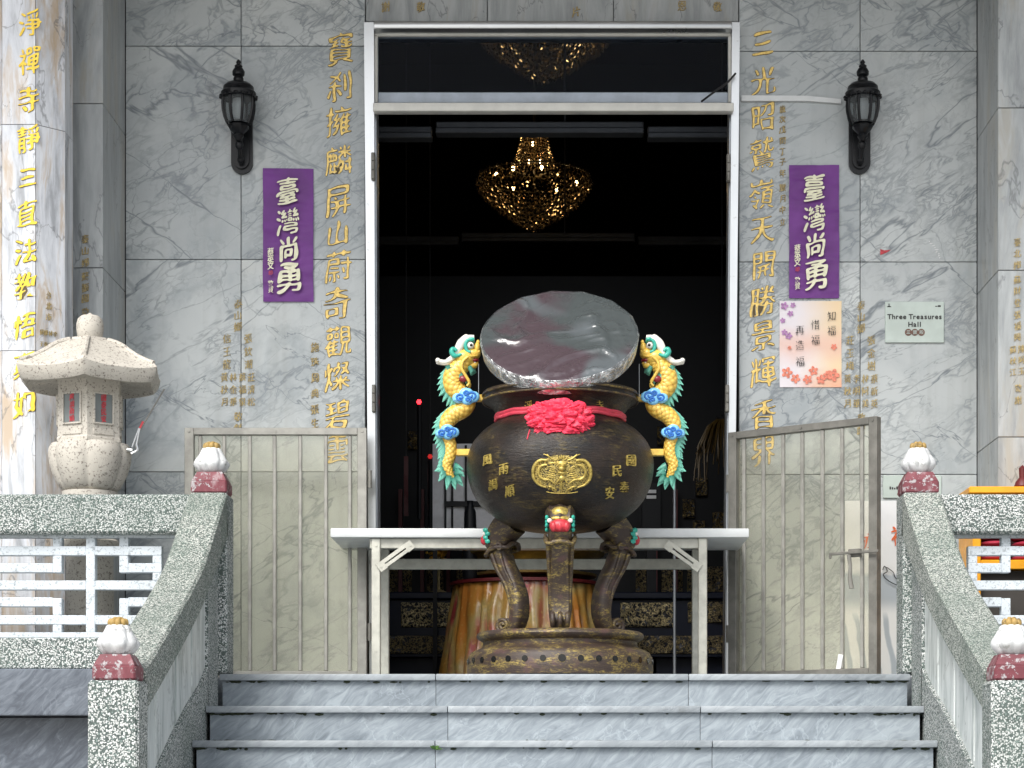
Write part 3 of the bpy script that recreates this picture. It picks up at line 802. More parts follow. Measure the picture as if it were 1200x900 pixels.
# ------------------------------------------------------------------ gates
def gate(a, b, label, barpx, D0g, D1g, px0, px1, handle):
    """a, b: hinge and free end (x, y)"""
    a, b = Vector((*a, 0)), Vector((*b, 0)); L = (b - a).length; e = (b - a).normalized(); n = Vector((e.y, -e.x, 0))
    if n.y > 0: n = -n
    t = thing('metal_gate', label, 'gate', (a.x, a.y, .02))
    H = 1.183; z0 = .03
    mt = Matrix((e, -n, Vector((0, 0, 1)))).transposed().to_4x4(); mt.translation = a
    def bx(m, u0, u1, w0, w1, c0, c1, bev=.002): m.box(u0, u1, w0, w1, c0, c1, bev, rot=mt)
    m = MB(); fw = .042
    bx(m, 0, fw, -.02, .02, z0, H); bx(m, L - fw, L, -.02, .02, z0, H)
    bx(m, fw + .0005, L - fw - .0005, -.02, .02, H - .032, H); bx(m, fw + .0005, L - fw - .0005, -.02, .02, z0, z0 + .04)
    for u in (.02, L / 2, L - .02):
        q = a + e * u - n * 0 + n * .0205
        m.tube([q + Vector((0, 0, H - .016)), q + n * .003 + Vector((0, 0, H - .016))], .006, 8)
    m.build('frame', M['gate'] if not handle else M['gate_dark'], t)
    m = MB(); bx(m, fw + .001, L - fw - .001, .004, .008, z0 + .041, H - .033, 0); m.build('pane', M['pane'], t, smooth=0)
    for f in barpx:
        u = L * f
        m = MB(); bx(m, u - .0085, u + .0085, -.012, .003, z0 + .041, H - .033, .003); m.build('bar', M['gate'], t)
    for z in (.25, .95):
        m = MB(); q = a - e * .012; m.tube([q + Vector((0, 0, z - .04)), q + Vector((0, 0, z + .04))], .011, 10); m.build('hinge', M['gate_dark'], t)
    if handle:
        m = MB(); zz = PZ(648, 9.5)
        p = a + e * (L * .86) + n * .02
        m.bar(p - e * .12 + n * .02 + Vector((0, 0, zz)), p + e * .13 + n * .02 + Vector((0, 0, zz)), .012, .012, .002)
        m.bar(p - e * .115 + n * .02 + Vector((0, 0, zz)), p - e * .115 + n * .02 + Vector((0, 0, zz - .02)), .012, .012, .002)
        m.box(-.03, .03, -.012, .012, -.018, .018, .003, rot=Matrix.Translation(p + Vector((0, 0, zz))) @ mt.to_3x3().to_4x4())
        q = p - e * .012 + n * .035 + Vector((0, 0, zz - .01))
        m.tube([q, q + Vector((0, 0, -.05)) + e * .008, q + Vector((0, 0, -.10)) + e * .006, q + Vector((0, 0, -.15)) + e * .014], [.010, .008, .009, .011], 8, flat=.5)
        m.build('latch', M['gate_dark'], t)
        m = MB(); q = a + e * (L * .755) + n * .014; m.box(-.012, .012, -.003, .003, -.035, .035, .001, rot=Matrix.Translation(q + Vector((0, 0, .10))) @ mt.to_3x3().to_4x4() @ Matrix.Rotation(.2, 4, 'Y')); m.build('paper_tag', M['paper'], t, smooth=0)
    return t
Lg = 213
gate((PX(430, 9.78), YD(9.78)), (PX(217, 9.78), YD(9.78)), 'framed metal gate with pale bars folded flat against the wall under the characters', [(430 - p) / Lg for p in (235, 263, 293, 322, 352, 382, 410)], 0, 0, 0, 0, False)
gate((PX(856, 9.92), YD(9.92)), (PX(1030, 9.45), YD(9.45)), 'dark framed metal gate with a latch, swung half open below the pink poster', [.10, .235, .37, .50, .635, .765, .895], 0, 0, 0, 0, True)

# ------------------------------------------------------------------ wall lanterns
def wall_lantern(px, label):
    D = 9.88; cx = PX(px, D); cy = YD(D)
    t = thing('wall_lantern', label, 'wall lamp', (cx, 0, PZ(160, 10)), 'lanterns on the marble wall')
    z = lambda y: PZ(y, D)
    m = MB()      # back plate, long rounded tongue
    poly = []
    w = .050
    zt, zb_ = PZ(140, 10), PZ(205, 10)
    for k in range(13):
        a = math.pi * k / 12; poly.append((cx + w * math.cos(a), zt + .02 * math.sin(a)))
    for k in range(13):
        a = math.pi + math.pi * k / 12; poly.append((cx + w * math.cos(a), zb_ + w + w * math.sin(a)))
    m.prism(poly, -.022, -.001); m.prism([((x - cx) * .72 + cx, (q - (zt + zb_) / 2) * .84 + (zt + zb_) / 2) for x, q in poly], -.034, -.0225)
    m.build('back_plate', M['black_iron'], t)
    m = MB()      # scrolled arm
    m.tube(catmull([(cx, -.03, PZ(195, 10)), (cx, -.07, PZ(190, 10)), (cx, -.10, PZ(178, 10)), (cx, -.085, PZ(168, 10)), (cx, -.10, PZ(158, 10)), (cx, cy, z(152))], 5), [.010] * 12 + [.014] * 8 + [.012] * 6, 10)
    m.ell((cx, -.10, PZ(177, 10)), (.020, .018, .026)); m.ell((cx, -.06, PZ(191, 10)), (.016, .016, .02))
    m.build('arm', M['black_iron'], t)
    m = MB()      # cup under the lamp
    m.lathe([(.010, z(165)), (.026, z(160)), (.022, z(157)), (.040, z(153)), (.050, z(149)), (.048, z(147)), (.036, z(146)), (.050, z(145)), (.052, z(143)), (.03, z(142.5))], 8, (cx, cy, 0), rot=R(22.5))
    m.build('cup', M['black_iron'], t)
    m = MB()      # glass body, bulging
    gl = [(.050, z(145)), (.062, z(138)), (.070, z(129)), (.072, z(122)), (.069, z(115))]
    m.lathe(gl, 8, (cx, cy, 0), rot=R(22.5), cap=False); m.build('glass', M['lampglass'], t, smooth=0)
    m = MB(); m.lathe([(.022, z(142)), (.027, z(136)), (.028, z(122)), (.024, z(116))], 16, (cx, cy, 0)); m.build('bulb_tube', M['frost'], t)
    for k in range(8):
        a = R(22.5 + 45 * k)
        m = MB(); m.tube([(cx + (r + .003) * math.cos(a), cy + (r + .003) * math.sin(a), q) for r, q in gl], .0068, 6); m.build('cage_rib', M['black_iron'], t)
    m = MB()
    m.lathe([(.074, z(115.5)), (.080, z(114)), (.082, z(109)), (.076, z(107.5)), (.072, z(106)), (.070, z(102)), (.056, z(98.5)), (.030, z(97)), (.022, z(96)), (.024, z(94.5)), (.024, z(92)), (.019, z(90)), (.028, z(88)), (.029, z(84)), (.020, z(80)), (.016, z(79)), (.019, z(77.5)), (.008, z(75)), (.012, z(73)), (.004, z(70)), (.0005, z(69.5))], 24, (cx, cy, 0))
    for k in range(16):
        a = 2 * math.pi * k / 16; m.ell((cx + .078 * math.cos(a), cy + .078 * math.sin(a), z(114)), (.014, .014, .010), 1)
    m.build('cap', M['black_iron'], t)
wall_lantern(279.5, 'black carriage lantern on the marble wall near the gold couplet beginning 寶刹')
wall_lantern(1011, 'black carriage lantern on the marble wall beside the white trunking strip')

# ------------------------------------------------------------------ banners, poster, plaques
def sheet(m, x0, x1, z0, z1, Y, nx=24, nz=60, amp=.004, sc=9, th=.002, seed=0):
    g = []
    for layer in (0, 1):
        rows = []
        for j in range(nz + 1):
            row = []
            for i in range(nx + 1):
                u, v = i / nx, j / nz; x, z = x0 + (x1 - x0) * u, z0 + (z1 - z0) * v
                h = amp * (.8 + noise.noise(Vector((x * sc * .4, z * sc * 1.4, seed))) + .6 * noise.noise(Vector((x * sc * 1.5, z * sc * 3.1, seed + 5))))
                ex = .0025 * noise.noise(Vector((z * 9, seed, 0))) if i in (0, nx) else 0
                row.append(m.bm.verts.new((x + ex, Y - max(h, .0006) - (0 if layer else -.0) + (th if layer else 0), z)))
            rows.append(row)
        g.append(rows)
    for L, rows in enumerate(g):
        for j in range(nz):
            for i in range(nx):
                q = (rows[j][i], rows[j][i + 1], rows[j + 1][i + 1], rows[j + 1][i]); m.bm.faces.new(q if L == 0 else q[::-1])
    A, B = g
    for i in range(nx):
        m.bm.faces.new((A[0][i], B[0][i], B[0][i + 1], A[0][i + 1])); m.bm.faces.new((A[nz][i + 1], B[nz][i + 1], B[nz][i], A[nz][i]))
    for j in range(nz):
        m.bm.faces.new((A[j + 1][0], B[j + 1][0], B[j][0], A[j][0])); m.bm.faces.new((A[j][nx], B[j][nx], B[j + 1][nx], A[j + 1][nx]))

def banner(px0, px1, py0, py1, label, seed):
    D = 10.0; x0, x1, z0, z1 = PX(px0, D), PX(px1, D), PZ(py1, D), PZ(py0, D)
    t = thing('purple_banner', label, 'banner', ((x0 + x1) / 2, -.005, z0), 'purple calligraphy banners')
    m = MB(); sheet(m, x0, x1, z0, z1, -.003, 24, 70, .009, 11, .002, seed); m.build('cloth', M['purple'], t, 60)
    cx = (px0 + px1) / 2; H = py1 - py0
    yy = lambda f: py0 + H * f
    it = [('臺', cx - 0, yy(.175), 33), ('灣', cx, yy(.405), 34), ('尚', cx + 1, yy(.61), 31), ('勇', cx + 1, yy(.83), 39)]
    s_ = [(c, cx - 20, yy(f), 9.5) for c, f in zip('蔡英文', (.63, .685, .735))] + [(c, cx - 20, yy(f), 8) for c, f in zip('敬賀', (.87, .915))]
    mf = wallmap(-.0255)
    o = write('lettering', pix(it, D), mf, M['cream'], t, .022, 1.0, .0008, seed)
    write('lettering_outline', pix(it, D), wallmap(-.0236), M['ink_gold'], o, .040, 1.0, .0006, seed)
    write('small_lettering', pix(s_, D), mf, M['cream'], t, .03, .8, .0008, seed + 20)
    write('seal', pix([('印', cx - 20, yy(.79), 6)], D), mf, M['redmask'], t, .03, .4, .0008, seed + 30)
    return t
banner(308.5, 367.5, 198, 354, 'purple banner with cream calligraphy on bare wall between black lantern and gold couplet', 11)
banner(924.5, 983, 194, 350, 'purple banner with cream calligraphy hanging directly above the pink flowered poster', 17)

def mat_poster():
    m = T('watercolour_poster'); p = m.pos(); s = m.n('SeparateXYZ', {0: p})
    u = m.n('MapRange', {'Value': s.outputs[0], 'From Min': PX(914, 10), 'From Max': PX(986, 10)}).outputs[0]
    v = m.n('MapRange', {'Value': s.outputs[2], 'From Min': PZ(454, 10), 'From Max': PZ(353, 10)}).outputs[0]
    nz = m.noise(p, 9, 3)
    c = m.mix(m.sstep(m.math('ADD', u, m.math('MULTIPLY', nz, .3)), .35, 1.15), (.78, .74, .78), (.85, .66, .42))
    band = m.math('MULTIPLY', m.sstep(m.math('ADD', v, m.math('MULTIPLY', nz, .25)), .35, .6), m.sstep(v, .75, .5))
    c = m.mix(m.math('MULTIPLY', band, .7), c, (.82, .52, .42))
    low = m.sstep(m.math('ADD', v, m.math('MULTIPLY', nz, .35)), .42, .15)
    c = m.mix(m.math('MULTIPLY', low, m.math('MULTIPLY', m.sstep(u, .1, .8), .8)), c, (.80, .36, .24))
    m.P(Base_Color=c, Roughness=.35); return m.m
D = 10.0
t = thing('flower_poster', 'pink and peach flowered paper poster with handwriting, below purple banner', 'poster', (PX(950, D), -.004, PZ(454, D)))
m = MB(); sheet(m, PX(913.5, D), PX(986, D), PZ(454, D), PZ(353, D), -.002, 16, 22, .0035, 4, .0015, 3); m.build('sheet', mat_poster(), t, 60)
def blossom(m, px, py, r, Y, seed):
    cx, cz, rr = PX(px, 10), PZ(py, 10), r * 10 / F
    for k in range(5):
        a = 2 * math.pi * k / 5 + seed
        poly = []
        for q in range(10):
            b = 2 * math.pi * q / 10
            lx, lz = rr * (.55 + .42 * math.cos(b)), rr * .32 * math.sin(b)
            poly.append((cx + lx * math.cos(a) - lz * math.sin(a), cz + lx * math.sin(a) + lz * math.cos(a)))
        m.prism(poly, Y - .0004, Y)
m = MB()
for i, (x, y, r) in enumerate([(922, 437, 7), (932, 444, 6), (946, 445, 6), (953, 435, 6), (962, 445, 6), (976, 440, 8), (977, 407, 4), (925, 408, 2.5), (969, 440, 5)]): blossom(m, x, y, r, -.0082 - .0003 * i, i)
m.build('peach_blossom_print', plain('peach_print', (.80, .25, .17), .6, 0, .3, 90), t, 0)
m = MB()
for i, (x, y, r) in enumerate([(919, 359, 5), (929, 358, 3.5), (926, 368, 4), (917, 376, 3.5), (919, 390, 4), (924, 394, 4.5)]): blossom(m, x, y, r, -.0082 - .0003 * i, i)
m.build('purple_blossom_print', plain('lilac_print', (.48, .25, .50), .6, 0, .3, 90), t, 0)
for it in ([('知', 974, 371, 13), ('福', 974, 388, 13)], [('惜', 955, 381, 13), ('福', 955, 399, 13)], [('再', 937, 388, 13), ('造', 937, 405, 13), ('福', 937, 424, 13)]):
    write('lettering', pix(it, D), wallmap(-.0115), M['ink'], t, -.014, .6, .0005, 300)

t = thing('hall_name_plaque', 'pale green rectangular plaque reading Three Treasures Hall', 'sign', (PX(1071, D), -.004, PZ(402, D)))
m = MB(); m.box(PX(1037, D), PX(1106, D), -.010, -.001, PZ(402, D), PZ(354, D), .002); m.build('plate', M['acrylic'], t)
def latin(txt, cx, y, size, D, par, mat, Y, bold=.02, seed=0, sp=.62):
    adv = {'T': .60, 'h': .58, 'r': .45, 'e': .56, 'a': .56, 's': .50, 'u': .58, 'H': .70, 'l': .33, ' ': .30}
    tot = sum(adv.get(c, .55) for c in txt); x = cx - tot * size / 2; it = []
    for c in txt:
        w = adv.get(c, .55) * size
        if c != ' ':
            g = glyph(c); al = [p for q in g for p in q]; h = max(p.y for p in al)
            it.append((c, x + w / 2, y + h * size, size))
        x += w
    return write('lettering', [(c, PX(a, D), PZ(y - (b - y), D), s * D / F) for c, a, b, s in it], wallmap(Y), mat, par, bold, 0, .0005, seed)
latin('Three Treasures', 1071.5, 374.5, 8.2, D, t, M['ink'], -.0115, .026)
latin('Hall', 1071.5, 383.5, 8.2, D, t, M['ink'], -.0115, .026)
m = MB()
for k in range(3): m.tube([(PX(1064 + 7.6 * k, D), -.0102, PZ(390, D)), (PX(1064 + 7.6 * k, D), -.0115 - .0003 * k, PZ(390, D))], .0165, 20)
m.build('brown_dots', M['brown_dot'], t)
write('dot_lettering', pix([('三', 1064, 390, 5), ('寶', 1071.6, 390, 5.4), ('殿', 1079.2, 390, 5.2)], D), wallmap(-.0136), M['acrylic'], t, .0, 0, .0004, 0)
m = MB(); cx, cz = PX(1041.5, D), PZ(359, D)
m.prism([(cx - .012, cz - .006), (cx + .012, cz - .006), (cx + .006, cz - .001), (cx, cz + .004), (cx - .006, cz - .001)], -.0106, -.0101); m.box(cx - .004, cx + .004, -.0106, -.0101, cz + .006, cz + .010)
cx = PX(1099, D); m.box(cx - .014, cx - .004, -.0106, -.0101, cz - .004, cz); m.box(cx - .002, cx + .012, -.0106, -.0101, cz - .005, cz + .003)
m.build('corner_marks', M['ink'], t, 0)

t = thing('small_plaque', 'pale green plaque half hidden behind a lotus finial, above the white banner', 'sign', (PX(1065, D), -.004, PZ(584, D)))
m = MB(); m.box(PX(1034.5, D), PX(1103, D), -.010, -.001, PZ(584, D), PZ(557.5, D), .002); m.build('plate', M['acrylic'], t)
m = MB()
for k in range(6): m.box(PX(1042 + 2.6 * k, D), PX(1043.8 + 2.6 * k, D), -.0106, -.0101, PZ(574, D), PZ(570.5 + (k % 3) * .7, D))
m.build('faded_lettering', M['ink'], t, 0)
m = MB()
ring = [(PX(1054, D) + .011 * math.cos(R(30 * k)), -.0108, PZ(579.5, D) + .008 * math.sin(R(30 * k))) for k in range(13)]
m.tube(ring, .0018, 6, False); m.build('faded_ring', M['brown_dot'], t)

def mat_inkbanner():
    m = T('ink_wash_paper'); p = m.pos(); s = m.n('SeparateXYZ', {0: p}); z = s.outputs[2]; x = s.outputs[0]
    nz = m.noise(p, 6, 4)
    hill = m.math('SUBTRACT', z, m.math('MULTIPLY', nz, .12))
    f = m.math('MULTIPLY', m.sstep(hill, PZ(684, 10), PZ(690, 10)), m.sstep(z, PZ(722, 10), PZ(700, 10)))
    w = m.n('TexWave', {'Vector': m.warp(p, 4, .05), 'Scale': 4.6, 'Distortion': 1.2}, wave_type='RINGS', rings_direction='Y').outputs['Fac']
    g = m.math('MULTIPLY', m.sstep(w, .5, .9), m.sstep(z, PZ(712, 10), PZ(730, 10)))
    c = m.mix(m.math('MULTIPLY', m.math('MAXIMUM', f, g), .75), (.76, .77, .79), (.30, .36, .43))
    m.P(Base_Color=c, Roughness=.6); return m.m
t = thing('ink_wash_banner', 'white hanging banner with orange characters and grey ink wash waves beside the gate', 'banner', (PX(1040, D), -.004, .03))
m = MB(); sheet(m, PX(990, D), PX(1092, D), .03, PZ(587, D), -.002, 14, 30, .004, 4, .0015, 9); m.build('cloth', mat_inkbanner(), t, 60)
for c_ in (('禪', 1054, 628, 26), ('亦', 1017, 634, 20)): write('lettering', pix([c_], D), wallmap(-.011), M['orange_ink'], t, .004, 1.2, .0006, 410)
m = MB()
for x, y, a, b in ((1056, 660, 2, 1.2), (1056, 668, 2, 1.5), (1055, 702, 2.5, 3), (1053, 712, 3, 1.5)): m.ell((PX(x, D), -.0085, PZ(y, D)), (a * .004, .0012, b * .004), 1)
m.build('ink_specks', M['orange_ink'], t)
t = thing('thin_wire', 'thin looping dark wire hanging across the white ink wash banner', 'wire', (PX(1045, D), -.02, PZ(680, D)))
m = MB()
m.tube(catmull([(PX(1034, D), -.014, PZ(668, D)), (PX(1036, D), -.018, PZ(664, D)), (PX(1039, D), -.02, PZ(670, D)), (PX(1034.5, D), -.016, PZ(674, D)), (PX(1042, D), -.02, PZ(682, D)), (PX(1060, D), -.016, PZ(690, D))], 6), .0022, 6)
m.tube(catmull([(PX(1038, D), -.018, PZ(665, D)), (PX(1046, D), -.02, PZ(671, D)), (PX(1049, D), -.02, PZ(678, D)), (PX(1062, D), -.016, PZ(686, D))], 6), .002, 6)
m.build('strand', M['wire'], t)

t = thing('cable_trunking', 'white plastic cable trunking strip crossing the wall by the doorway', 'trunking', (PX(927, D), -.01, PZ(116, D)))
m = MB(); m.prism([(PX(868.5, D), PZ(119.5, D)), (PX(945, D), PZ(119.5, D)), (PX(985, D), PZ(122.5, D)), (PX(985, D), PZ(117.5, D)), (PX(945, D), PZ(113.5, D)), (PX(868.5, D), PZ(113, D))], -.018, -.0005)
m.build('cover', M['white_table'], t)
t = thing('red_sticker', 'small torn red and white sticker on the marble above the plaque', 'sticker', (PX(1037, D), -.002, PZ(294, D)))
m = MB(); m.prism([(PX(1031.5, D), PZ(299, D)), (PX(1031.5, D), PZ(292, D)), (PX(1036, D), PZ(293.5, D)), (PX(1044, D), PZ(293, D)), (PX(1038, D), PZ(296.5, D))], -.003, -.0008); m.build('scrap', M['redmask'], t, 0)
m = MB()
for k in range(9): m.ell((PX(1090 + 1.6 * k + random.uniform(-2, 2), D), -.0015, PZ(283 + 2.4 * k, D)), (random.uniform(.004, .012), .0012, .003), 1, Matrix.Rotation(random.uniform(-.9, .2), 3, 'Y'))
m.build('glue_residue', M['paper'], wallR)
t = thing('black_cable', 'black cable slung across the corner of the window above the door', 'cable', (PX(840, D), -.1, PZ(100, D)))
m = MB(); m.tube(catmull([(PX(822, 9.95), YD(9.95), PZ(119, 9.95)), (PX(838, 9.9), YD(9.9), PZ(107, 9.9)), (PX(852, 9.88), YD(9.88), PZ(97, 9.88)), (PX(862, 9.9), YD(9.9), PZ(86, 9.9))], 6), .005, 8); m.build('sheath', M['wire'], t)

# ------------------------------------------------------------------ incense burner
DB = 8.9; AX = PX(656.5, DB); AY = YD(DB); KB = DB / F
A0 = Vector((AX, AY, 0))
ped = thing('burner_pedestal', 'round gilded bronze pedestal with a ring of drilled holes under the burner', 'pedestal', (AX, AY, 0))
m = MB()
m.lathe([(.36, 0.0), (.385, .006), (.388, .03), (.386, .08), (.372, .105), (.350, .116), (.333, .122), (.322, .135), (.322, .148), (.334, .156), (.346, .163), (.350, .172), (.346, .183), (.334, .190), (.05, .190)], 96, A0)
m.build('body', M['gilt'], ped, 40)
m = MB()
for k in range(32):
    a = R(-90) + 2 * math.pi * k / 32 + .02
    c = A0 + Vector((.383 * math.cos(a), .383 * math.sin(a), .066)); d = Vector((math.cos(a), math.sin(a), 0))
    m.tube([c, c + d * .0065], .0125 if k else .0155, 14)
m.build('vent_holes', M['black'], ped)

bur = thing('incense_burner', 'large dark bronze temple incense burner on three legs with two dragon handles', 'incense burner', (AX, AY, .19))
bprof = [(.03, .610), (.10, .612), (.165, .622), (.225, .643), (.285, .680), (.335, .725), (.366, .775), (.384, .83), (.390, .879), (.386, .925), (.366, .975), (.333, 1.016), (.300, 1.043), (.276, 1.058), (.264, 1.070), (.262, 1.085), (.266, 1.100), (.278, 1.118), (.295, 1.136), (.318, 1.150), (.322, 1.152), (.324, 1.160), (.317, 1.164), (.318, 1.172), (.324, 1.178), (.322, 1.188), (.30, 1.190), (.285, 1.17), (.25, 1.10)]
def bowl_r(z):
    for (r0, z0), (r1, z1) in zip(bprof, bprof[1:]):
        if z0 <= z <= z1 and z1 > z0: return r0 + (r1 - r0) * (z - z0) / (z1 - z0)
    return .3
cb = catmull(bprof[:20], 3) + bprof[20:]
m = MB(); m.lathe(cb, 120, A0); m.build('bowl', M['bronze'], bur, 40)
m = MB()
for zz in (1.1515, 1.1765):
    rr = .3235 if zz < 1.16 else .3245
    m.tube([A0 + Vector((rr * math.cos(2 * math.pi * k / 90), rr * math.sin(2 * math.pi * k / 90), zz)) for k in range(91)], .0042, 6, False, up=Vector((0, 0, 1)))
m.build('rim_band', M['gilt'], bur)
# writing on the bowl
def bowlmap(off):
    def f(u, v, h):
        x = u - AX; r = bowl_r(v) + off; y = -math.sqrt(max(r * r - x * x, 1e-5)); d = Vector((x, y, 0)).normalized()
        return Vector((AX + x, AY + y, v)) + d * h
    return f
DW = 8.60
def bw(its): return [(c, PX(x, DW), PZ(y, DW), s * DW / F) for c, x, y, s in its]
for it in ([('風', 571, 537, 14), ('調', 577, 566, 13)], [('雨', 590.5, 550, 14), ('順', 597.5, 575, 14)], [('國', 740, 538, 15), ('泰', 732, 569, 13)], [('民', 723, 552, 14), ('安', 714.5, 577, 14)]):
    write('lettering', bw(it), bowlmap(.003), M['gold_relief'], bur, .018, .8, .003, 500)
write('rim_lettering', bw([('淨', 619, 472.5, 12), ('寺', 703, 471, 12)]), bowlmap(.002), M['gold_relief'], bur, .01, 1, .002, 520)
# dragon medallion
def mp(zx, zy, off=.006):
    px, py = 600 + zx / 10, 510 + zy / 10
    f = bowlmap(off); return Vector(f(PX(px, 8.52), PZ(py, 8.52), 0))
m = MB()
def stroke(pts, r, off=.004, taper=True, k=5):
    c = catmull(pts, k); n = len(c); q = 8.52 / F / 10
    rad = [r * q * ((.45 + .55 * math.sin(math.pi * min(1, .15 + .85 * (i / (n - 1))))) if taper else 1) for i in range(n)]
    m.tube([mp(x, y, off) for x, y in c], [v * .72 for v in rad], 7)
for s in (1, -1):
    X = lambda x: 585 + s * (x - 585)
    S = lambda pts, r, **k: stroke([(X(x), y) for x, y in pts], r, **k)
    S([(420, 300), (330, 295), (265, 350), (245, 430), (262, 510), (320, 570), (400, 600)], 30)
    S([(410, 350), (345, 360), (310, 410), (318, 470), (370, 510), (440, 520), (500, 560)], 26)
    for k in range(9):
        a = R(125 + k * 15); cx_, cy_ = 390, 440
        S([(cx_ + 125 * math.cos(a), cy_ - 125 * math.sin(a)), (cx_ + 152 * math.cos(a + .12), cy_ - 152 * math.sin(a + .12))], 9, k=2)
    S([(430, 590), (470, 600), (520, 632)], 16); S([(470, 600), (480, 640)], 10, k=2); S([(440, 590), (430, 630)], 10, k=2)
    S([(545, 450), (500, 430), (480, 385), (440, 372), (400, 385)], 10)
    S([(520, 300), (470, 280), (420, 245), (370, 225)], 15); S([(440, 260), (410, 225)], 10, k=2)
    S([(520, 330), (460, 330), (430, 345)], 14)
    for k in range(5): S([(440 - 8 * k, 395 + 22 * k), (500 + 2 * k, 405 + 24 * k)], 9, k=2)
    S([(545, 300), (530, 265)], 13, k=2); S([(565, 290), (560, 245)], 13, k=2)
    S([(550, 345), (535, 325), (555, 310)], 12)
    S([(560, 500), (530, 545), (520, 560)], 12)
stroke([(585, 290), (585, 240)], 13, k=2); stroke([(585, 530), (575, 580), (585, 630)], 16)
stroke([(400, 648), (480, 662), (585, 666), (690, 662), (770, 648)], 8, taper=False)
q = 8.52 / F / 10
m.ell(mp(585, 340, .0), (62 * q, .010, 50 * q)); m.ell(mp(585, 395, .008), (42 * q, .012, 28 * q)); m.ell(mp(585, 440, .002), (55 * q, .010, 22 * q)); m.ell(mp(585, 500, .0), (42 * q, .011, 42 * q))
for s in (1, -1): m.ell(mp(585 + s * 28, 345, .012), (12 * q, .006, 10 * q), 1)
med = m.build('dragon_medallion', M['gold_relief'], bur, 60)
m = MB(); rr_ = []
for i in range(9):
    rr_.append([m.bm.verts.new(mp(585 + 345 * i / 8 * math.cos(2 * math.pi * k / 60), 450 + 215 * i / 8 * math.sin(2 * math.pi * k / 60), .0035 * (1 - (i / 8) ** 8) + .0005)) for k in range(60)])
for A, B in zip(rr_[1:], rr_[2:]):
    for k in range(60): m.bm.faces.new((A[k], A[(k + 1) % 60], B[(k + 1) % 60], B[k]))
m.bm.faces.new(rr_[1]); bmesh.ops.delete(m.bm, geom=rr_[0], context='VERTS')
m.build('medallion_ground', mat_carved('gilt_relief_ground', 60, (.52, .40, .12), .20, .09), med, 60)
# legs
def make_leg():
    path = catmull([(.235, .665), (.285, .615), (.297, .555), (.275, .49), (.235, .42), (.205, .345), (.200, .27), (.222, .215), (.252, .200)], 5)
    n = len(path); m = MB(); rings = []
    for i, (r, z) in enumerate(path):
        f = i / (n - 1)
        w = .056 - .018 * f + .006 * math.cos(f * 9); th = .052 * (1 - f) + .026 * f + (.012 if f < .25 else 0)
        t_ = Vector((path[min(i + 1, n - 1)][0] - path[max(i - 1, 0)][0], path[min(i + 1, n - 1)][1] - path[max(i - 1, 0)][1])).normalized()
        nr = Vector((-t_.y, t_.x))
        ring = []
        for k in range(20):
            a = 2 * math.pi * k / 20; ca, sa = math.cos(a), math.sin(a)
            u = w * math.copysign(abs(ca) ** .65, ca); v = th * math.copysign(abs(sa) ** .65, sa)
            if sa > .3: v *= .86 + .14 * math.cos(3 * (u / w) * math.pi) if abs(u / w) < .98 else .9
            ring.append(m.bm.verts.new((u, -(r + nr.x * v), z + nr.y * v)))
        rings.append(ring)
    for a, b in zip(rings, rings[1:]):
        for k in range(20): m.bm.faces.new((a[k], a[(k + 1) % 20], b[(k + 1) % 20], b[k]))
    m.bm.faces.new(rings[0][::-1]); m.bm.faces.new(rings[-1])
    sp = [(-.0, -(.262 + .030 * (1 - k / 30) * math.cos(k * .42 - 1.2)), .228 + .030 * (1 - k / 30) * math.sin(k * .42 - 1.2)) for k in range(26)]
    for sx in (-.030, 0, .030): m.tube([(sx, y, z) for x, y, z in sp], [.010] * 26, 8, up=Vector((1, 0, 0)))
    return m
def leg(az):
    rot = Matrix.Rotation(az, 4, 'Z')
    def fin(mm, name, mat, par, sm=50):
        for v in mm.bm.verts: v.co = (rot @ v.co) + A0
        return mm.build(name, mat, par, sm)
    lg = fin(make_leg(), 'leg', M['leg'], bur)
    for sx in (-1, 1):
        m = MB(); pp = catmull([(.318, .53), (.290, .46), (.250, .39), (.232, .32), (.226, .27), (.240, .235)], 5)
        m.tube([(sx * (.048 - .014 * i / 25), -r + .012, z) for i, (r, z) in enumerate(pp)], [.009 - .003 * i / 25 for i in range(26)], 8, up=Vector((1, 0, 0)))
        m.tube([(sx * (.050 - .014 * i / 25), -r + .052 - .02 * i / 25, z) for i, (r, z) in enumerate(pp)], [.008 - .003 * i / 25 for i in range(26)], 8, up=Vector((1, 0, 0)))
        fin(m, 'leg_ridge', M['gilt'], lg)
    m = MB()       # gilt wavy collar
    pts = []
    for k in range(25):
        a = 2 * math.pi * k / 24; pts.append((.059 * math.copysign(abs(math.cos(a)) ** .6, math.cos(a)), -.283 - .063 * math.copysign(abs(math.sin(a)) ** .6, math.sin(a)), .548 + .008 * math.cos(4 * a) - .02 * math.sin(a)))
    m.tube(pts, .010, 8, False)
    for sx in (-1, 1): m.tube([(sx * .060, -(.262 + .018 * (1 - k / 22) * math.cos(k * .45)), .556 + .018 * (1 - k / 22) * math.sin(k * .45)) for k in range(20)], .007, 6, up=Vector((1, 0, 0)))
    fin(m, 'collar', M['gilt'], lg)
    m = MB(); m.ell((0, -.300, .652), (.040, .035, .030)); m.ell((0, -.315, .628), (.05, .03, .014)); fin(m, 'brow', M['gold_relief'], lg)
    m = MB(); m.ell((0, -.345, .598), (.044, .026, .027), 3)
    for k in range(3): m.ell(((k - 1) * .026, -.358, .593), (.014, .016, .022), 2)
    fin(m, 'muzzle', M['redmask'], lg)
    for sx in (-1, 1):
        m = MB(); m.ell((sx * .042, -.345, .618), .010, 2); fin(m, 'eye', M['white'], lg)
        m = MB()
        for k in range(4): m.ell((sx * .053, -.335 + .010 * (k % 2), .632 - .016 * k), (.009, .014, .011), 1)
        fin(m, 'cheek_curl', M['tealp'], lg)
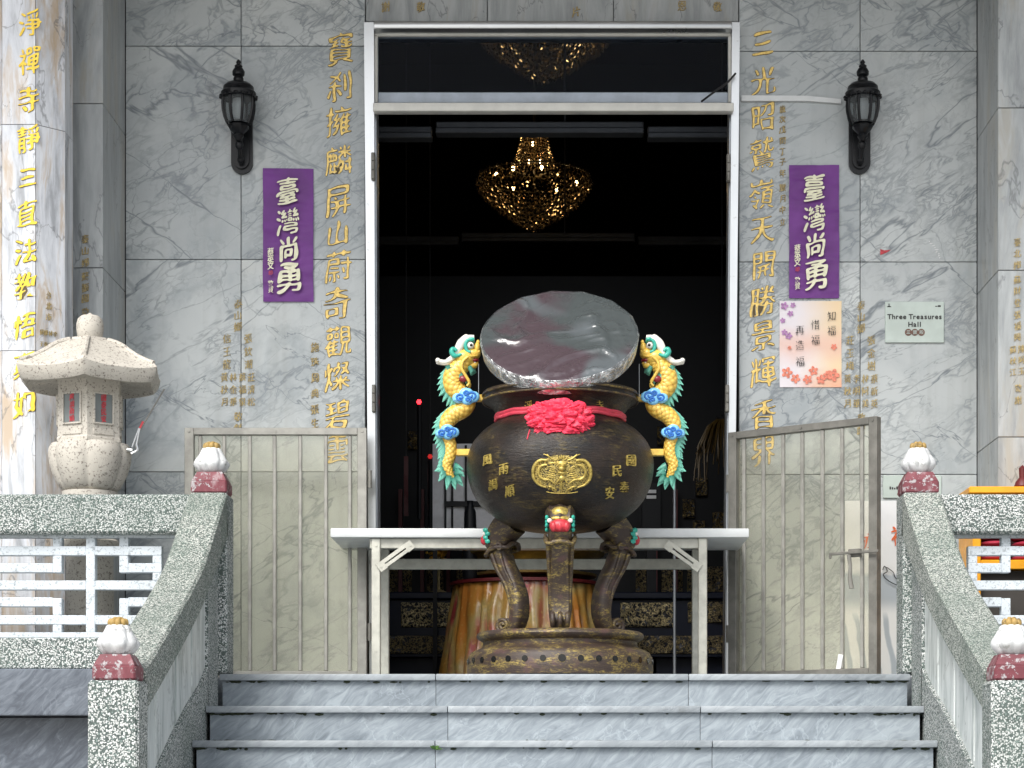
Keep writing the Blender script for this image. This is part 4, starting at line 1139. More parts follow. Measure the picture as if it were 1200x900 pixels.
for az in (0, R(120), R(240)): leg(az)

# dragon handles
def dragon(s):
    def Q(zx, zy, y=0.0):
        x = (500 + zx / 4.286 - 656.5) * KB; z = PZ(380 + zy / 4.286, DB)
        return Vector((AX - s * x, AY + y, z))     # s=-1: left as photographed, s=1 mirrored
    q = KB / 4.286
    cl = [(205, 180, 34), (165, 215, 44), (135, 262, 48), (136, 312, 48), (168, 352, 45), (200, 388, 42), (185, 425, 40), (130, 458, 39), (98, 505, 36), (104, 560, 32), (118, 610, 30), (116, 660, 29), (100, 705, 27), (112, 745, 21), (136, 778, 8)]
    cp = catmull(cl, 6)
    m = MB(); m.tube([Q(x, y) for x, y, r in cp], [r * 1.1 * q for x, y, r in cp], 18, up=Vector((0, 1, 0)))
    body = m.build('dragon_handle', M['scales'], bur, 60)
    m = MB()     # head masses
    m.ell(Q(190, 170), (56 * q, 50 * q, 46 * q), 3); m.ell(Q(232, 150), (40 * q, 36 * q, 30 * q), 3); m.ell(Q(254, 120), (17 * q, 30 * q, 30 * q), 3); m.ell(Q(258, 92), (10 * q, 22 * q, 14 * q), 2)
    m.tube([Q(180, 205), Q(215, 212), Q(246, 203), Q(256, 190)], [30 * q, 24 * q, 16 * q, 8 * q], 10)
    m.tube(catmull([Q(200, 165, -40 * q), Q(225, 168, -34 * q), Q(252, 160, -20 * q)], 4), 8 * q, 8)
    for y in (-34, 34): m.ell(Q(262, 140, y * .4 * q), (9 * q, 10 * q, 10 * q), 2)
    m.build('head', M['yellow'], body, 60)
    m = MB(); m.ell(Q(238, 183), (28 * q, 30 * q, 11 * q), 2); m.ell(Q(185, 282, -40 * q), (22 * q, 12 * q, 18 * q), 2); m.build('mouth', M['mouth'], body, 60)
    m = MB()
    for y in (-1, 1):
        m.tube(catmull([Q(238, 70, y * 18 * q), Q(205, 72, y * 22 * q), (Q(178, 95, y * 26 * q)), Q(160, 130, y * 26 * q), Q(138, 165, y * 26 * q), Q(100, 192, y * 24 * q), Q(58, 188, y * 24 * q)], 5), [v * q for v in [13] * 5 + [20] * 5 + [22] * 5 + [19] * 5 + [14] * 5 + [10] * 5 + [11]], 10, flat=.8)
        m.ell(Q(58, 186, y * 24 * q), (13 * q,) * 3, 2)
    m.tube([Q(244, 196, -12 * q), Q(240, 182, -14 * q)], [6 * q, 2 * q], 6)
    m.build('horn', M['white'], body, 60)
    for y in (-1, 1):
        m = MB(); m.ell(Q(222, 112, y * 30 * q), (17 * q, 14 * q, 17 * q), 3); e = m.build('eye', M['white'], body, 60)
        m = MB(); m.ell(Q(225, 112, y * 42 * q), (8 * q, 5 * q, 8 * q), 2); m.build('pupil', M['black'], body, 60)
        m = MB()
        m.tube(catmull([Q(240, 82, y * 30 * q), Q(212, 84, y * 32 * q), Q(196, 108, y * 34 * q), Q(204, 140, y * 34 * q), Q(222, 146, y * 34 * q)], 4), [8 * q, 10 * q, 11 * q, 10 * q, 6 * q] + [9 * q] * 12, 8)
        m.tube(catmull([Q(178, 158, y * 44 * q), Q(146, 168, y * 46 * q), Q(128, 148, y * 46 * q), Q(138, 130, y * 44 * q), Q(152, 142, y * 44 * q)], 4), [9 * q] * 4 + [13 * q] * 8 + [9 * q] * 5, 8)
        m.build('brow', M['tealp'], body, 60)
        m = MB(); m.tube(catmull([Q(208, 172, y * 44 * q), Q(184, 196, y * 48 * q), Q(178, 232, y * 50 * q), Q(200, 270, y * 48 * q), Q(216, 300, y * 44 * q), Q(204, 318, y * 44 * q)], 5), [8 * q] * 20 + [6 * q] * 6, 8); m.build('whisker', M['yellow'], body, 60)
    m = MB(); sp = []
    for w_ in (-1, 0, 1): m.tube([Q(222 + 8 * w_, 215, w_ * 16 * q), Q(232 + 5 * w_, 238, w_ * 16 * q), Q(222, 256, w_ * 12 * q)], [13 * q, 13 * q, 2 * q], 8, tips=[.2, .6, 1])
    def spike(x, y, dx, dy, L, w, yy=0.0, bend=.25):
        d = Vector((dx, dy)).normalized(); pd = Vector((-d.y, d.x))
        pts = []; rad = []; tp = []
        for i in range(5):
            f = i / 4; b = bend * L * f * f
            pts.append(Q(x + d.x * L * f + pd.x * b, y + d.y * L * f + pd.y * b, yy)); rad.append(max(w * (1 - f) ** .8 * q, .0006)); tp.append(f)
        m.tube(pts, rad, 6, flat=.45, tips=tp)
    nseg = len(cp)
    for i in range(9, nseg - 9, 2):
        x, y, r = cp[i]; tx, ty = cp[i + 1][0] - cp[i - 1][0], cp[i + 1][1] - cp[i - 1][1]
        l = math.hypot(tx, ty); nx, ny = -ty / l, tx / l
        if nx > 0: nx, ny = -nx, -ny
        fat = .62 if y > 640 else 1
        if 375 < y < 440 and x > 150: continue
        spike(x + nx * r * .72, y + ny * r * .72, nx * .7 + .1, ny * .7 + .75, 62 * fat, 20, 0, .10)
        spike(x + nx * r * .62, y + ny * r * .62 + 6, nx * .7, ny * .7 + .9, 48 * fat, 18, -16 * q, .12)
        spike(x + nx * r * .62, y + ny * r * .62 + 6, nx * .7, ny * .7 + .9, 48 * fat, 18, 16 * q, .12)
    for y in (-1, 1):
        for k in range(6):
            f = k / 5; spike(108 + 82 * f, 214 + 42 * f, .35, 1, 46, 15, y * (44 - 4 * abs(k - 2)) * q, .15)
    ends = [(40, 742), (62, 792), (104, 832), (148, 830), (186, 812), (192, 762), (186, 728), (188, 745)]
    base = [(92, 712), (95, 740), (112, 762), (132, 772), (146, 765), (146, 735), (138, 715), (142, 745)]
    for (ex, ey), (bx_, by_) in zip(ends, base): spike(bx_, by_, ex - bx_, ey - by_, math.hypot(ex - bx_, ey - by_), 24, 0, .06); spike(bx_, by_, ex - bx_ + 12, ey - by_, .7 * math.hypot(ex - bx_, ey - by_), 18, -12 * q, .06); spike(bx_, by_, ex - bx_ + 12, ey - by_, .7 * math.hypot(ex - bx_, ey - by_), 18, 12 * q, .06)
    m.build('mane', M['teal'], body, 60)
    def cloud(cx_, cy_, w, h, yoff):
        m = MB()
        lob = [(-.30, .10, .30), (0, -.18, .34), (.28, .02, .32), (.05, .22, .30), (-.12, .02, .3), (.36, .2, .16), (-.42, .2, .14)]
        for lx, ly, lr in lob: m.ell(Q(cx_ + lx * w, cy_ + ly * h, yoff * q), (lr * w * q * .98, 15 * q, lr * h * 1.25 * q), 2)
        c = m.build('cloud', M['skyblue'], body, 60)
        m = MB()
        for sx, sy, rr, dr in ((-.24, .06, .20, 1), (.2, -.04, .23, -1), (.02, -.22, .13, 1), (.08, .24, .13, -1)):
            pts = []
            for k in range(22):
                a = dr * k * .38 + 1.2; r_ = rr * (1 - k / 26)
                pts.append(Q(cx_ + sx * w + r_ * w * math.cos(a), cy_ + sy * h + r_ * h * 1.25 * math.sin(a), (yoff - 14) * q))
            m.tube(pts, 5.5 * q, 6)
        m.build('cloud_scroll', M['blue'], c, 60)
    cloud(200, 370, 118, 74, -42); cloud(106, 548, 104, 66, -40)
    m = MB()
    ra = Q(150, 645); rb = Q(232, 645); m.bar(ra, rb, .03, .028, .003); ra = Q(240, 372); rb = Q(292, 372); m.bar(ra, rb, .03, .028, .003); m.build('strut', M['yellow'], body)
for s in (-1, 1): dragon(s)
# fine cords from the dragons' snouts
for px in (561, 749):
    m = MB(); m.tube([(PX(px, 8.88), YD(8.87), PZ(427, 8.88)), (PX(px, 8.88), YD(8.87), PZ(466, 8.88))], .0012, 6); m.build('cord', M['frame_grey'], bur)

# foil-wrapped cover leaning on the rim
def mat_foil(top):
    m = T('crinkled_plastic_wrap' if top else 'silver_wrap'); p = m.pos()
    n1 = m.noise(m.warp(p, 3, .5), 5, 5, .6); n2 = m.noise(m.warp(p, 12, .12), 26, 4, .6)
    if top:
        c = m.mix(m.sstep(m.noise(m.warp(p, 2.5, .2), 2.8, 3), .47, .60), (.062, .074, .077), (.070, .050, .060))
        c = m.mix(m.sstep(m.noise(m.warp(p, 2, .3), 2.2, 2, .5), .56, .64), c, (.10, .115, .125))
        m.P(Base_Color=c, Roughness=.16, Coat_Weight=1.0, Coat_Roughness=.05, Specular_IOR_Level=.6)
        m.bump(m.math('ADD', n1, m.math('MULTIPLY', n2, .15)), .35, .03)
    else:
        m.P(Base_Color=m.mix(m.sstep(n2, .4, .62), (.36, .37, .375), (.84, .86, .86)), Roughness=.17, Metallic=.75); m.bump(n2, 1.0, .02)
    return m.m
cv = thing('wrapped_burner_cover', 'round burner cover wrapped in shiny grey plastic, tilted on the rim', 'cover', (AX, AY, 1.2))
tilt = R(46); cc = Vector((PX(655.5, 8.78), YD(8.78), PZ(392.5, 8.78)))
ex = Vector((1, 0, .03)).normalized(); ey = Vector((0, math.cos(tilt), math.sin(tilt))); en = ex.cross(ey)
if en.z < 0: en = -en
NS = 192; Rc = .325
def edge_r(a):
    seg = 2 * math.pi / 15; a2 = (a % seg) - seg / 2
    poly = math.cos(seg / 2) / math.cos(a2)
    up_ = max(0, math.sin(a)); f = up_ * .9 + .1
    return Rc * (1 - f + f * poly) * (1 + .006 * noise.noise(Vector((math.cos(a) * 3, math.sin(a) * 3, 0))))
m = MB(); rings = []
for i in range(49):
    fr = i / 48; ring = []
    for k in range(NS):
        a = 2 * math.pi * k / NS; r = edge_r(a) * fr if fr < 1 else edge_r(a)
        x, y = r * math.cos(a), r * math.sin(a)
        w1, w2 = noise.noise(Vector((x * 3, y * 3, 9))), noise.noise(Vector((x * 3, y * 3, 4)))
        rg = lambda n, k: max(0, 1 - abs(n) * k) ** 1.5
        h = .010 * noise.noise(Vector((x * 4, y * 4, 2))) + .012 * rg(noise.noise(Vector((x * 3.2 + y * 2 + w1, y * 4.5 + w2, 7))), 7) * (.6 + .4 * fr) + .004 * rg(noise.noise(Vector((x * 7 - y * 3 + w2, y * 8 + w1, 14))), 5) + .004 * rg(noise.noise(Vector((math.cos(a) * 6, math.sin(a) * 6, fr * 1.5))), 3) * max(0, fr - .6) * 3
        h *= 1 - fr ** 14
        ring.append(m.bm.verts.new(cc + ex * x + ey * y + en * (h + .006 * (1 - fr ** 10))))
    rings.append(ring)
for a, b in zip(rings, rings[1:]):
    for k in range(NS): m.bm.faces.new((a[k], a[(k + 1) % NS], b[(k + 1) % NS], b[k]))
m.bm.verts.ensure_lookup_table()
bmesh.ops.remove_doubles(m.bm, verts=rings[0], dist=1e-4)
m.build('wrapped_face', mat_foil(True), cv, 0 or 70)
m = MB(); r0 = []; r1 = []; r2 = []
for k in range(NS):
    a = 2 * math.pi * k / NS; r = edge_r(a)
    nz_ = .004 * noise.noise(Vector((a * 9, 1, 1)))
    r0.append(m.bm.verts.new(cc + ex * (r - .004) * math.cos(a) + ey * (r - .004) * math.sin(a) + en * .0035)); r1.append(m.bm.verts.new(cc + ex * (r + .003 + nz_) * math.cos(a) + ey * (r + .003 + nz_) * math.sin(a) - en * .006)); r2.append(m.bm.verts.new(cc + ex * (r * .985) * math.cos(a) + ey * (r * .985) * math.sin(a) - en * .066))
for A, B in ((r0, r1), (r1, r2)):
    for k in range(NS): m.bm.faces.new((A[k], A[(k + 1) % NS], B[(k + 1) % NS], B[k]))
m.bm.faces.new(r2[::-1])
m.build('wrapped_edge', mat_foil(False), cv, 50)
t = thing('prop_rod', 'dark rod inside the burner propping up the tilted cover', 'rod', (AX, AY + .15, 1.1))
m = MB()
for x in (-.12, .12): m.tube([(AX + x, AY + .19, 1.10), cc + ex * x + ey * .24 - en * .06], .012, 8)
m.build('pole', M['black_iron'], t)

# red rosette and ribbon on the neck
t = thing('red_rosette', 'crumpled pink red cloth rosette with ribbon tied around the burner neck', 'rosette', (AX, YD(8.6), PZ(492, 8.6)))
m = MB(); c = Vector((PX(656, 8.56), YD(8.585), PZ(492, 8.56)))
vv = m.ell((0, 0, 0), 1, 6)
for v in vv:
    p = v.co.copy(); d = p.normalized()
    w = noise.voronoi(Vector((p.x * 2.1, p.y * 2.1, p.z * 3.0)) + Vector((noise.noise(p * 3), noise.noise(p * 3 + Vector((5, 5, 5))), 0)) * .5)[0]
    w2 = noise.voronoi(Vector((p.x * 4, p.y * 4, p.z * 6)) + Vector((noise.noise(p * 6), noise.noise(p * 6 + Vector((3, 3, 3))), 0)) * .4)[0]
    f = .80 + .46 * min(w[1] - w[0], .34) + .22 * min(w2[1] - w2[0], .30) + .03 * noise.noise(p * 3)
    v.co = c + Vector((math.copysign(abs(d.x) ** .85, d.x) * .140 * f, d.y * .080 * f, math.copysign(abs(d.z) ** .85, d.z) * .090 * f))
m.build('rosette_cloth', M['red_cloth'], t, 25)
m = MB()
for zz, ww, rr in ((1.088, .012, .268), (1.074, .011, .2685)):
    r0 = []; 
    pts = [A0 + Vector((rr * math.cos(2 * math.pi * k / 64), rr * math.sin(2 * math.pi * k / 64), zz + .002 * math.sin(k * 1.3))) for k in range(65)]
    m.tube(pts, ww * .75, 8, False, flat=1.0, up=Vector((0, 0, 1)))
m.build('ribbon', M['red_ribbon'], t)
m = MB(); a = P3(622, 505, 8.56); b = P3(619, 516, 8.545)
m.bar(a, b, .003, .02); m.build('ribbon_tail', M['red_ribbon'], t)

# ------------------------------------------------------------------ folding table
t = thing('folding_table', 'long white folding table standing across the doorway behind the burner', 'table', (PX(632, 9.5), YD(9.6), 0))
DT = 9.32; zt = PZ(619, DT)
m = MB(); m.box(PX(387, DT), PX(878, DT), YD(DT), YD(9.88), zt - .040, zt, .006, 0, 2); m.build('tabletop', M['white_table'], t)
m = MB(); m.box(PX(433, DT + .03), PX(829, DT + .03), YD(DT + .03), YD(DT + .055), zt - .085, zt - .041, .003); m.build('apron', M['table_metal'], t)
m = MB(); zb_ = PZ(661, 9.82); m.box(PX(450, 9.82), PX(814, 9.82), YD(9.82), YD(9.845), zb_ - .024, zb_ + .024, .003); m.build('apron', M['table_metal'], t)
for px, D in ((440.5, DT + .02), (823.5, DT + .02), (440.5, 9.80), (823.5, 9.80)):
    x = PX(px, DT + .02); m = MB()
    m.box(x - .019, x + .019, YD(D) - .004, YD(D) + .034, 0.0, zt - .042, .003)
    for z in (.60, .52, .14): m.tube([(x, YD(D) - .007, z), (x, YD(D) - .003, z)], .006, 8)
    m.build('leg', M['table_metal'], t)
for s_, px in ((1, 447), (-1, 817)):
    for D in (DT + .005,):
        x = PX(px, DT + .02); m = MB(); Y = YD(D)
        a = Vector((x, Y, PZ(664, DT))); b = Vector((x + s_ * .128, Y, PZ(639, DT)))
        d = (b - a).normalized(); u = Vector((0, 0, 1)) - d * d.z; u.normalize()
        m.bar(a + u * .012, b + u * .012, .005, .017, .001); m.bar(a - u * .010, b - u * .010, .005, .015, .001); m.bar(a - d * .014, a + d * .022, .0062, .041, .001); m.bar(b - d * .024, b + d * .012, .0062, .041, .001)
        for q in (a, b): m.tube([q + Vector((0, -.006, 0)), q + Vector((0, -.001, 0))], .005, 8)
        m.build('brace', M['table_metal'], t)

# ------------------------------------------------------------------ stone lantern
DL = 8.9; LX = PX(105.5, DL); LY = YD(DL)
t = thing('stone_lantern', 'buff granite lantern with six sided roof and red lettered windows', 'stone lantern', (LX, LY, 0))
zl = lambda y: PZ(y, DL)
C3 = (LX, LY, 0); HR = R(38)
m = MB(); m.lathe([(.17, 0), (.17, .05), (.15, .07), (.118, .10), (.108, .14), (.098, .30), (.096, .50), (.105, .52), (.118, .54), (.118, .57), (.100, .59), (.098, .64), (.112, .70), (.115, .776)], 40, C3); m.build('shaft', M['lantern_stone'], t, 40)
m = MB(); m.lathe([(.10, zl(577)), (.122, zl(573)), (.135, zl(566)), (.152, zl(556)), (.164, zl(544)), (.169, zl(533)), (.166, zl(526)), (.155, zl(521)), (.05, zl(520))], 96, C3, lobe=lambda a, z: .90 + .115 * abs(math.cos((a - HR + .5236) * 3)) ** .6)
m.build('petal_bowl', M['lantern_stone'], t, 50)
bx_r = .1445
m = MB(); m.lathe([(bx_r * 1.03, zl(521)), (bx_r * 1.03, zl(517)), (bx_r, zl(515.5)), (bx_r * .985, zl(455)), (bx_r, zl(452)), (bx_r * 1.03, zl(446)), (bx_r, zl(440))], 6, C3, rot=HR)
boxo = m.build('lamp_box', M['lantern_stone'], t, 20)
for k in range(6):
    a = HR + R(30 + 60 * k); n = Vector((math.cos(a), math.sin(a), 0)); e = Vector((-math.sin(a), math.cos(a), 0)); ap = bx_r * math.cos(R(30)) * 1.0
    o = Vector(C3) + n * ap
    rm = Matrix((e, n, Vector((0, 0, 1)))).transposed().to_4x4(); rm.translation = o
    w, z0, z1 = .046, zl(502), zl(465)
    m = MB()
    for bx0 in ((-w, -w + .007, z0, z1), (w - .007, w, z0, z1), (-w + .0071, w - .0071, z0, z0 + .007), (-w + .0071, w - .0071, z1 - .007, z1)): m.box(bx0[0], bx0[1], -.01, .008, bx0[2], bx0[3], .001, rot=rm)
    m.box(-w, w, -.01, .004, zl(514), zl(507), .002, rot=rm)
    wf = m.build('window', M['lantern_stone'], t)
    m = MB(); m.box(-w + .007, w - .007, -.01, .002, z0 + .007, z1 - .007, rot=rm); m.build('window_pane', plain('dusty_grey_pane', (.16, .18, .18), .3), wf, 0)
    tx = '風調雨順' if k % 2 else '國泰民安'
    mf = lambda u, v, h, o=o, e=e, n=n: o + e * u + n * (.0035 + h) + Vector((0, 0, v))
    write('window_lettering', [(c, 0, z1 - .022 - .029 * i, .030) for i, c in enumerate(tx)], mf, M['redmask'], wf, .03, .8, .0006, 600 + k)
m = MB()
sgn = 6
def hexring(r, z, upc, n=12):
    """hexagon ring with n points a side, corners lifted by upc and pulled out"""
    pts = []
    for k in range(6):
        a0, a1 = HR + R(60 * k), HR + R(60 * (k + 1))
        p0 = Vector((math.cos(a0), math.sin(a0), 0)) * r; p1 = Vector((math.cos(a1), math.sin(a1), 0)) * r
        for j in range(n):
            f = j / n; c = abs(f - .5) * 2; pts.append(Vector(C3) + p0.lerp(p1, f) + Vector((0, 0, z + upc * c ** 3)))
    return pts
rl = [(.10, zl(449), 0), (.27, zl(451), .003), (.296, zl(456), .010), (.316, zl(450), .014), (.326, zl(441), .018), (.312, zl(436), .016), (.27, zl(430.5), .010), (.21, zl(420), .006), (.15, zl(408), .002), (.10, zl(401.5), 0), (.082, zl(400.5), 0), (.080, zl(397.5), 0), (.01, zl(397.5), 0)]
rings = [[m.bm.verts.new(p) for p in hexring(*r)] for r in rl]
for A, B in zip(rings, rings[1:]):
    n = len(A)
    for k in range(n): m.bm.faces.new((A[k], A[(k + 1) % n], B[(k + 1) % n], B[k]))
m.bm.faces.new(rings[0][::-1]); m.bm.faces.new(rings[-1])
roof = m.build('roof', M['lantern_stone'], t, 35)
m = MB()
for k in range(6):
    a = HR + R(60 * k)
    pts = [Vector(C3) + Vector((math.cos(a) * r, math.sin(a) * r, z + .008)) for r, z in ((.09, zl(403)), (.15, zl(409.5)), (.21, zl(421)), (.27, zl(430)), (.31, zl(434)))]
    m.tube(catmull(pts, 3), .011, 8, up=Vector((0, 0, 1)))
m.build('roof_ridge', M['lantern_stone'], roof)
m = MB(); m.lathe([(.045, zl(398)), (.052, zl(394)), (.056, zl(387)), (.056, zl(380)), (.050, zl(374)), (.036, zl(370.5)), (.014, zl(369)), (.005, zl(367)), (.0005, zl(366.5))], 32, C3); m.build('jewel', M['lantern_stone'], t, 50)

t = thing('incense_holder', 'small metal hook holder with incense stick on the granite lantern bowl', 'incense holder', (PX(155, 8.85), YD(8.85), PZ(528, 8.85)))
DD = 8.86
m = MB()
m.tube([P3(149, 527, DD), P3(155, 528, DD)], .008, 8); m.tube(catmull([P3(154, 532, DD), P3(161, 528, DD), P3(160, 522, DD)], 4), .007, 8)
m.tube([P3(155, 524, DD), P3(163, 502, DD)], .0042, 8); m.tube([P3(160, 522, DD), P3(164, 502, DD)], .0042, 8)
m.build('bracket', M['steel'], t)
m = MB(); m.tube([P3(163, 506, DD), P3(192.5, 456, DD)], .0032, 6); m.build('stick', M['gate_dark'], t)
m = MB(); m.tube([P3(164, 502, DD), P3(168, 494, DD)], .006, 6); m.build('red_wrap', M['redmask'], t)

# ------------------------------------------------------------------ orange cabinet behind the right-hand wing
DC = 9.15
t = thing('orange_cabinet', 'orange yellow painted offering cabinet with shelves behind the balustrade', 'cabinet', (PX(1230, DC), YD(9.3), 0))
x0, x1 = PX(1140, DC), PX(1330, DC)
m = MB(); m.box(x0 - .02, x1, YD(DC - .03), YD(9.49), PZ(579, DC), PZ(571, DC), .004); m.build('top', M['orange'], t)
m = MB(); m.box(x0 - .05, x1, YD(DC + .02), YD(9.49), PZ(583, DC), PZ(579.3, DC), .002); m.build('cornice', M['darkwood'], t)
m = MB(); m.box(x0 + .0, x0 + .035, YD(DC), YD(9.48), 0, PZ(583.3, DC), .003); m.box(x1 - .035, x1, YD(DC), YD(9.48), 0, PZ(583.3, DC), .003); m.build('side_panel', M['orange'], t)
for y in (660,):
    m = MB(); m.box(x0 + .036, x1 - .036, YD(DC), YD(9.47), PZ(y + 7, DC), PZ(y - 4, DC), .003); m.build('shelf', M['orange'], t)
m = MB(); m.box(x0 + .036, x1 - .036, YD(9.44), YD(9.48), PZ(656, DC), PZ(584, DC)); m.build('back_panel', M['darkred'], t, 0)
m = MB(); m.box(x0 + .036, x1 - .036, YD(9.2), YD(9.48), 0, PZ(668, DC)); m.build('lower_front', plain('dark_brown_board', (.05, .045, .04), .6), t, 0)
for k in range(4):
    q = thing('red_cushion', 'folded red cloth %s on the shelf of the orange cabinet' % ('at the open end', 'beside the first fold', 'in the middle', 'at the far end')[k], 'cushion', (x0 + .10 + .15 * k, YD(9.3), PZ(656, DC)), 'red cloths on the cabinet shelf')
    q['label'] = 'folded red cloth lying on the shelf of the orange cabinet'
    m = MB(); cx = x0 + .11 + .155 * k
    for j in range(4): m.ell((cx, YD(9.28), PZ(656, DC) + .016 + .030 * j), (.072 + .003 * math.sin(j * 2 + k), .11, .018), 3)
    m.build('fold', plain('crimson_cloth', (.36, .02, .05), .7), q, 60)
t = thing('red_ornament', 'small dark red object standing on top of the orange cabinet', 'ornament', (PX(1203, DC + .1), YD(DC + .1), PZ(571, DC)))
m = MB(); m.lathe([(.03, PZ(570.8, DC)), (.036, PZ(566, DC)), (.030, PZ(561, DC)), (.014, PZ(556, DC)), (.016, PZ(545, DC)), (.001, PZ(541, DC))], 16, (PX(1204, DC), YD(DC + .1), 0)); m.build('body', M['darkred'], t)

# ------------------------------------------------------------------ interior: chandeliers, rails, altar, table, hangings
crys = T('amber_crystal'); crys.P(Base_Color=(.40, .32, .22), Metallic=.85, Roughness=.13); crys = crys.m
bulbm = emit('warm_bulb', (1.0, .70, .30), 14)
M['chain'] = plain('tarnished_brass', (.07, .05, .02), .45, .6)
def chandelier(cx, cy, ztop, zrim, zbot, Rm, label, seed):
    rnd = random.Random(seed)
    t = thing('crystal_chandelier', label, 'chandelier', (cx, cy, zrim), 'chandeliers in the hall')
    C = Vector((cx, cy, 0))
    def bead(m, p, r):
        vs_ = [m.bm.verts.new(p + Vector(o) * r * rnd.uniform(.7, 1.2)) for o in ((1, 0, 0), (-1, 0, 0), (0, 1, 0), (0, -1, 0), (0, 0, 1.3), (0, 0, -1.3))]
        for a, b, c in ((0, 2, 4), (2, 1, 4), (1, 3, 4), (3, 0, 4), (2, 0, 5), (1, 2, 5), (3, 1, 5), (0, 3, 5)): m.bm.faces.new((vs_[a], vs_[b], vs_[c]))
    m = MB()
    for k in range(36):
        a = 2 * math.pi * k / 36
        for j in range(12):
            f = j / 11; r = Rm * (.24 + .20 * f ** 1.6); bead(m, C + Vector((r * math.cos(a), r * math.sin(a), ztop + (zrim + .09 - ztop) * f)), .0105)
    m.build('bead_curtain', crys, t, 0)
    m = MB()
    for j in range(16):
        f = j / 15; r = Rm * (1 - f ** 1.5) + .01; z = zrim + (zbot - zrim) * f
        n = max(4, int(2 * math.pi * r / .029))
        for k in range(n):
            a = 2 * math.pi * (k + .5 * (j % 2)) / n
            bead(m, C + Vector((r * math.cos(a) + rnd.uniform(-.006, .006), r * math.sin(a) + rnd.uniform(-.006, .006), z + rnd.uniform(-.012, .012))), .0135)
    for k in range(64):
        a = 2 * math.pi * k / 64
        for j in range(3): bead(m, C + Vector((Rm * 1.0 * math.cos(a), Rm * 1.0 * math.sin(a), zrim + .01 + .022 * j)), .0095)
    m.build('bead_bowl', crys, t, 0)
    m = MB(); m.tube([C + Vector((Rm * .985 * math.cos(2 * math.pi * k / 48), Rm * .985 * math.sin(2 * math.pi * k / 48), zrim + .05)) for k in range(49)], .006, 6, False, up=Vector((0, 0, 1)))
    for k in range(8): m.tube([C + Vector((0, 0, zrim + .06)), C + Vector((Rm * .98 * math.cos(k * .785), Rm * .98 * math.sin(k * .785), zrim + .05))], .005, 6)
    m.tube([C + Vector((0, 0, zrim)), C + Vector((0, 0, 5.36))], .009, 8); m.build('frame', M['chain'], t)
    for fx, fy, z in ((-.66, -.35, zrim + .03), (-.36, -.6, zrim + .045), (.14, -.65, zrim + .045), (.56, -.4, zrim + .03), (-.1, -.1, zrim + .15), (.09, -.1, zrim + .15), (-.02, -.05, ztop - .07), (.4, .6, zrim + .03), (-.4, .6, zrim + .03), (.75, .1, zrim + .02)):
        m = MB(); m.ell(C + Vector((Rm * fx, Rm * fy, z)), (.011, .011, .017), 2); m.build('bulb', bulbm, t, 60)
    l = bpy.data.lights.new('chandelier_glow', 'POINT'); l.energy = .38; l.color = (1, .68, .32); l.shadow_soft_size = .05
    lo = bpy.data.objects.new('chandelier_glow', l); COL.objects.link(lo); lo.parent = t; lo.location = (0, 0, -.02)
    lo2 = lo.copy(); lo2.data = l.copy(); lo2.data.energy = .38; COL.objects.link(lo2); lo2.parent = t; lo2.location = (0, 0, (ztop - zrim) * .5)
D2 = 15.3; D1 = 12.0
chandelier(PX(626, D2), YD(D2), PZ(158, D2), PZ(216, D2), PZ(271, D2), 66 * D2 / F, 'crystal chandelier hanging whole inside the doorway, lit bulbs showing', 1)
chandelier(PX(638, D1), YD(D1), PZ(158, D2), PZ(216, D2), PZ(97, D1), 66 * D2 / F, 'crystal chandelier seen through the glass above the door, top hidden', 2)

def rail(D, y, breaks, label):
    t = thing('ceiling_rail', label, 'rail', (0, YD(D), PZ(y, D)), 'grey rails hung across the hall')
    xs = [-3.5] + [PX(b, D) for b in breaks] + [3.5]
    for i, (a, b) in enumerate(zip(xs, xs[1:])):
        m = MB(); dz = .012 * (i % 2) * 2
        m.box(a + .01, b - .01, YD(D), YD(D) + .09, PZ(y, D) - .035 + dz, PZ(y, D) - .008 + dz, .004); m.box(a + .01, b - .01, YD(D) + .02, YD(D) + .07, PZ(y, D) - .007 + dz, PZ(y, D) + .03 + dz, .006)
        m.build('rail_section', M['rail'], t)
    for x in (-2.5, 0, 2.5):
        m = MB(); m.tube([(x, YD(D) + .045, PZ(y, D) + .03), (x, YD(D) + .045, 5.36)], .006, 6); m.build('hanger', M['wire'], t)
M['rail'] = plain('dark_grey_rail', (.085, .09, .097), .4, .3)
rail(10.9, 153, (508, 757), 'grey ceiling rail just above the complete chandelier, nearest the doorway')
rail(14.6, 281, (539, 746), 'grey ceiling rail below the complete chandelier, deep in the hall')

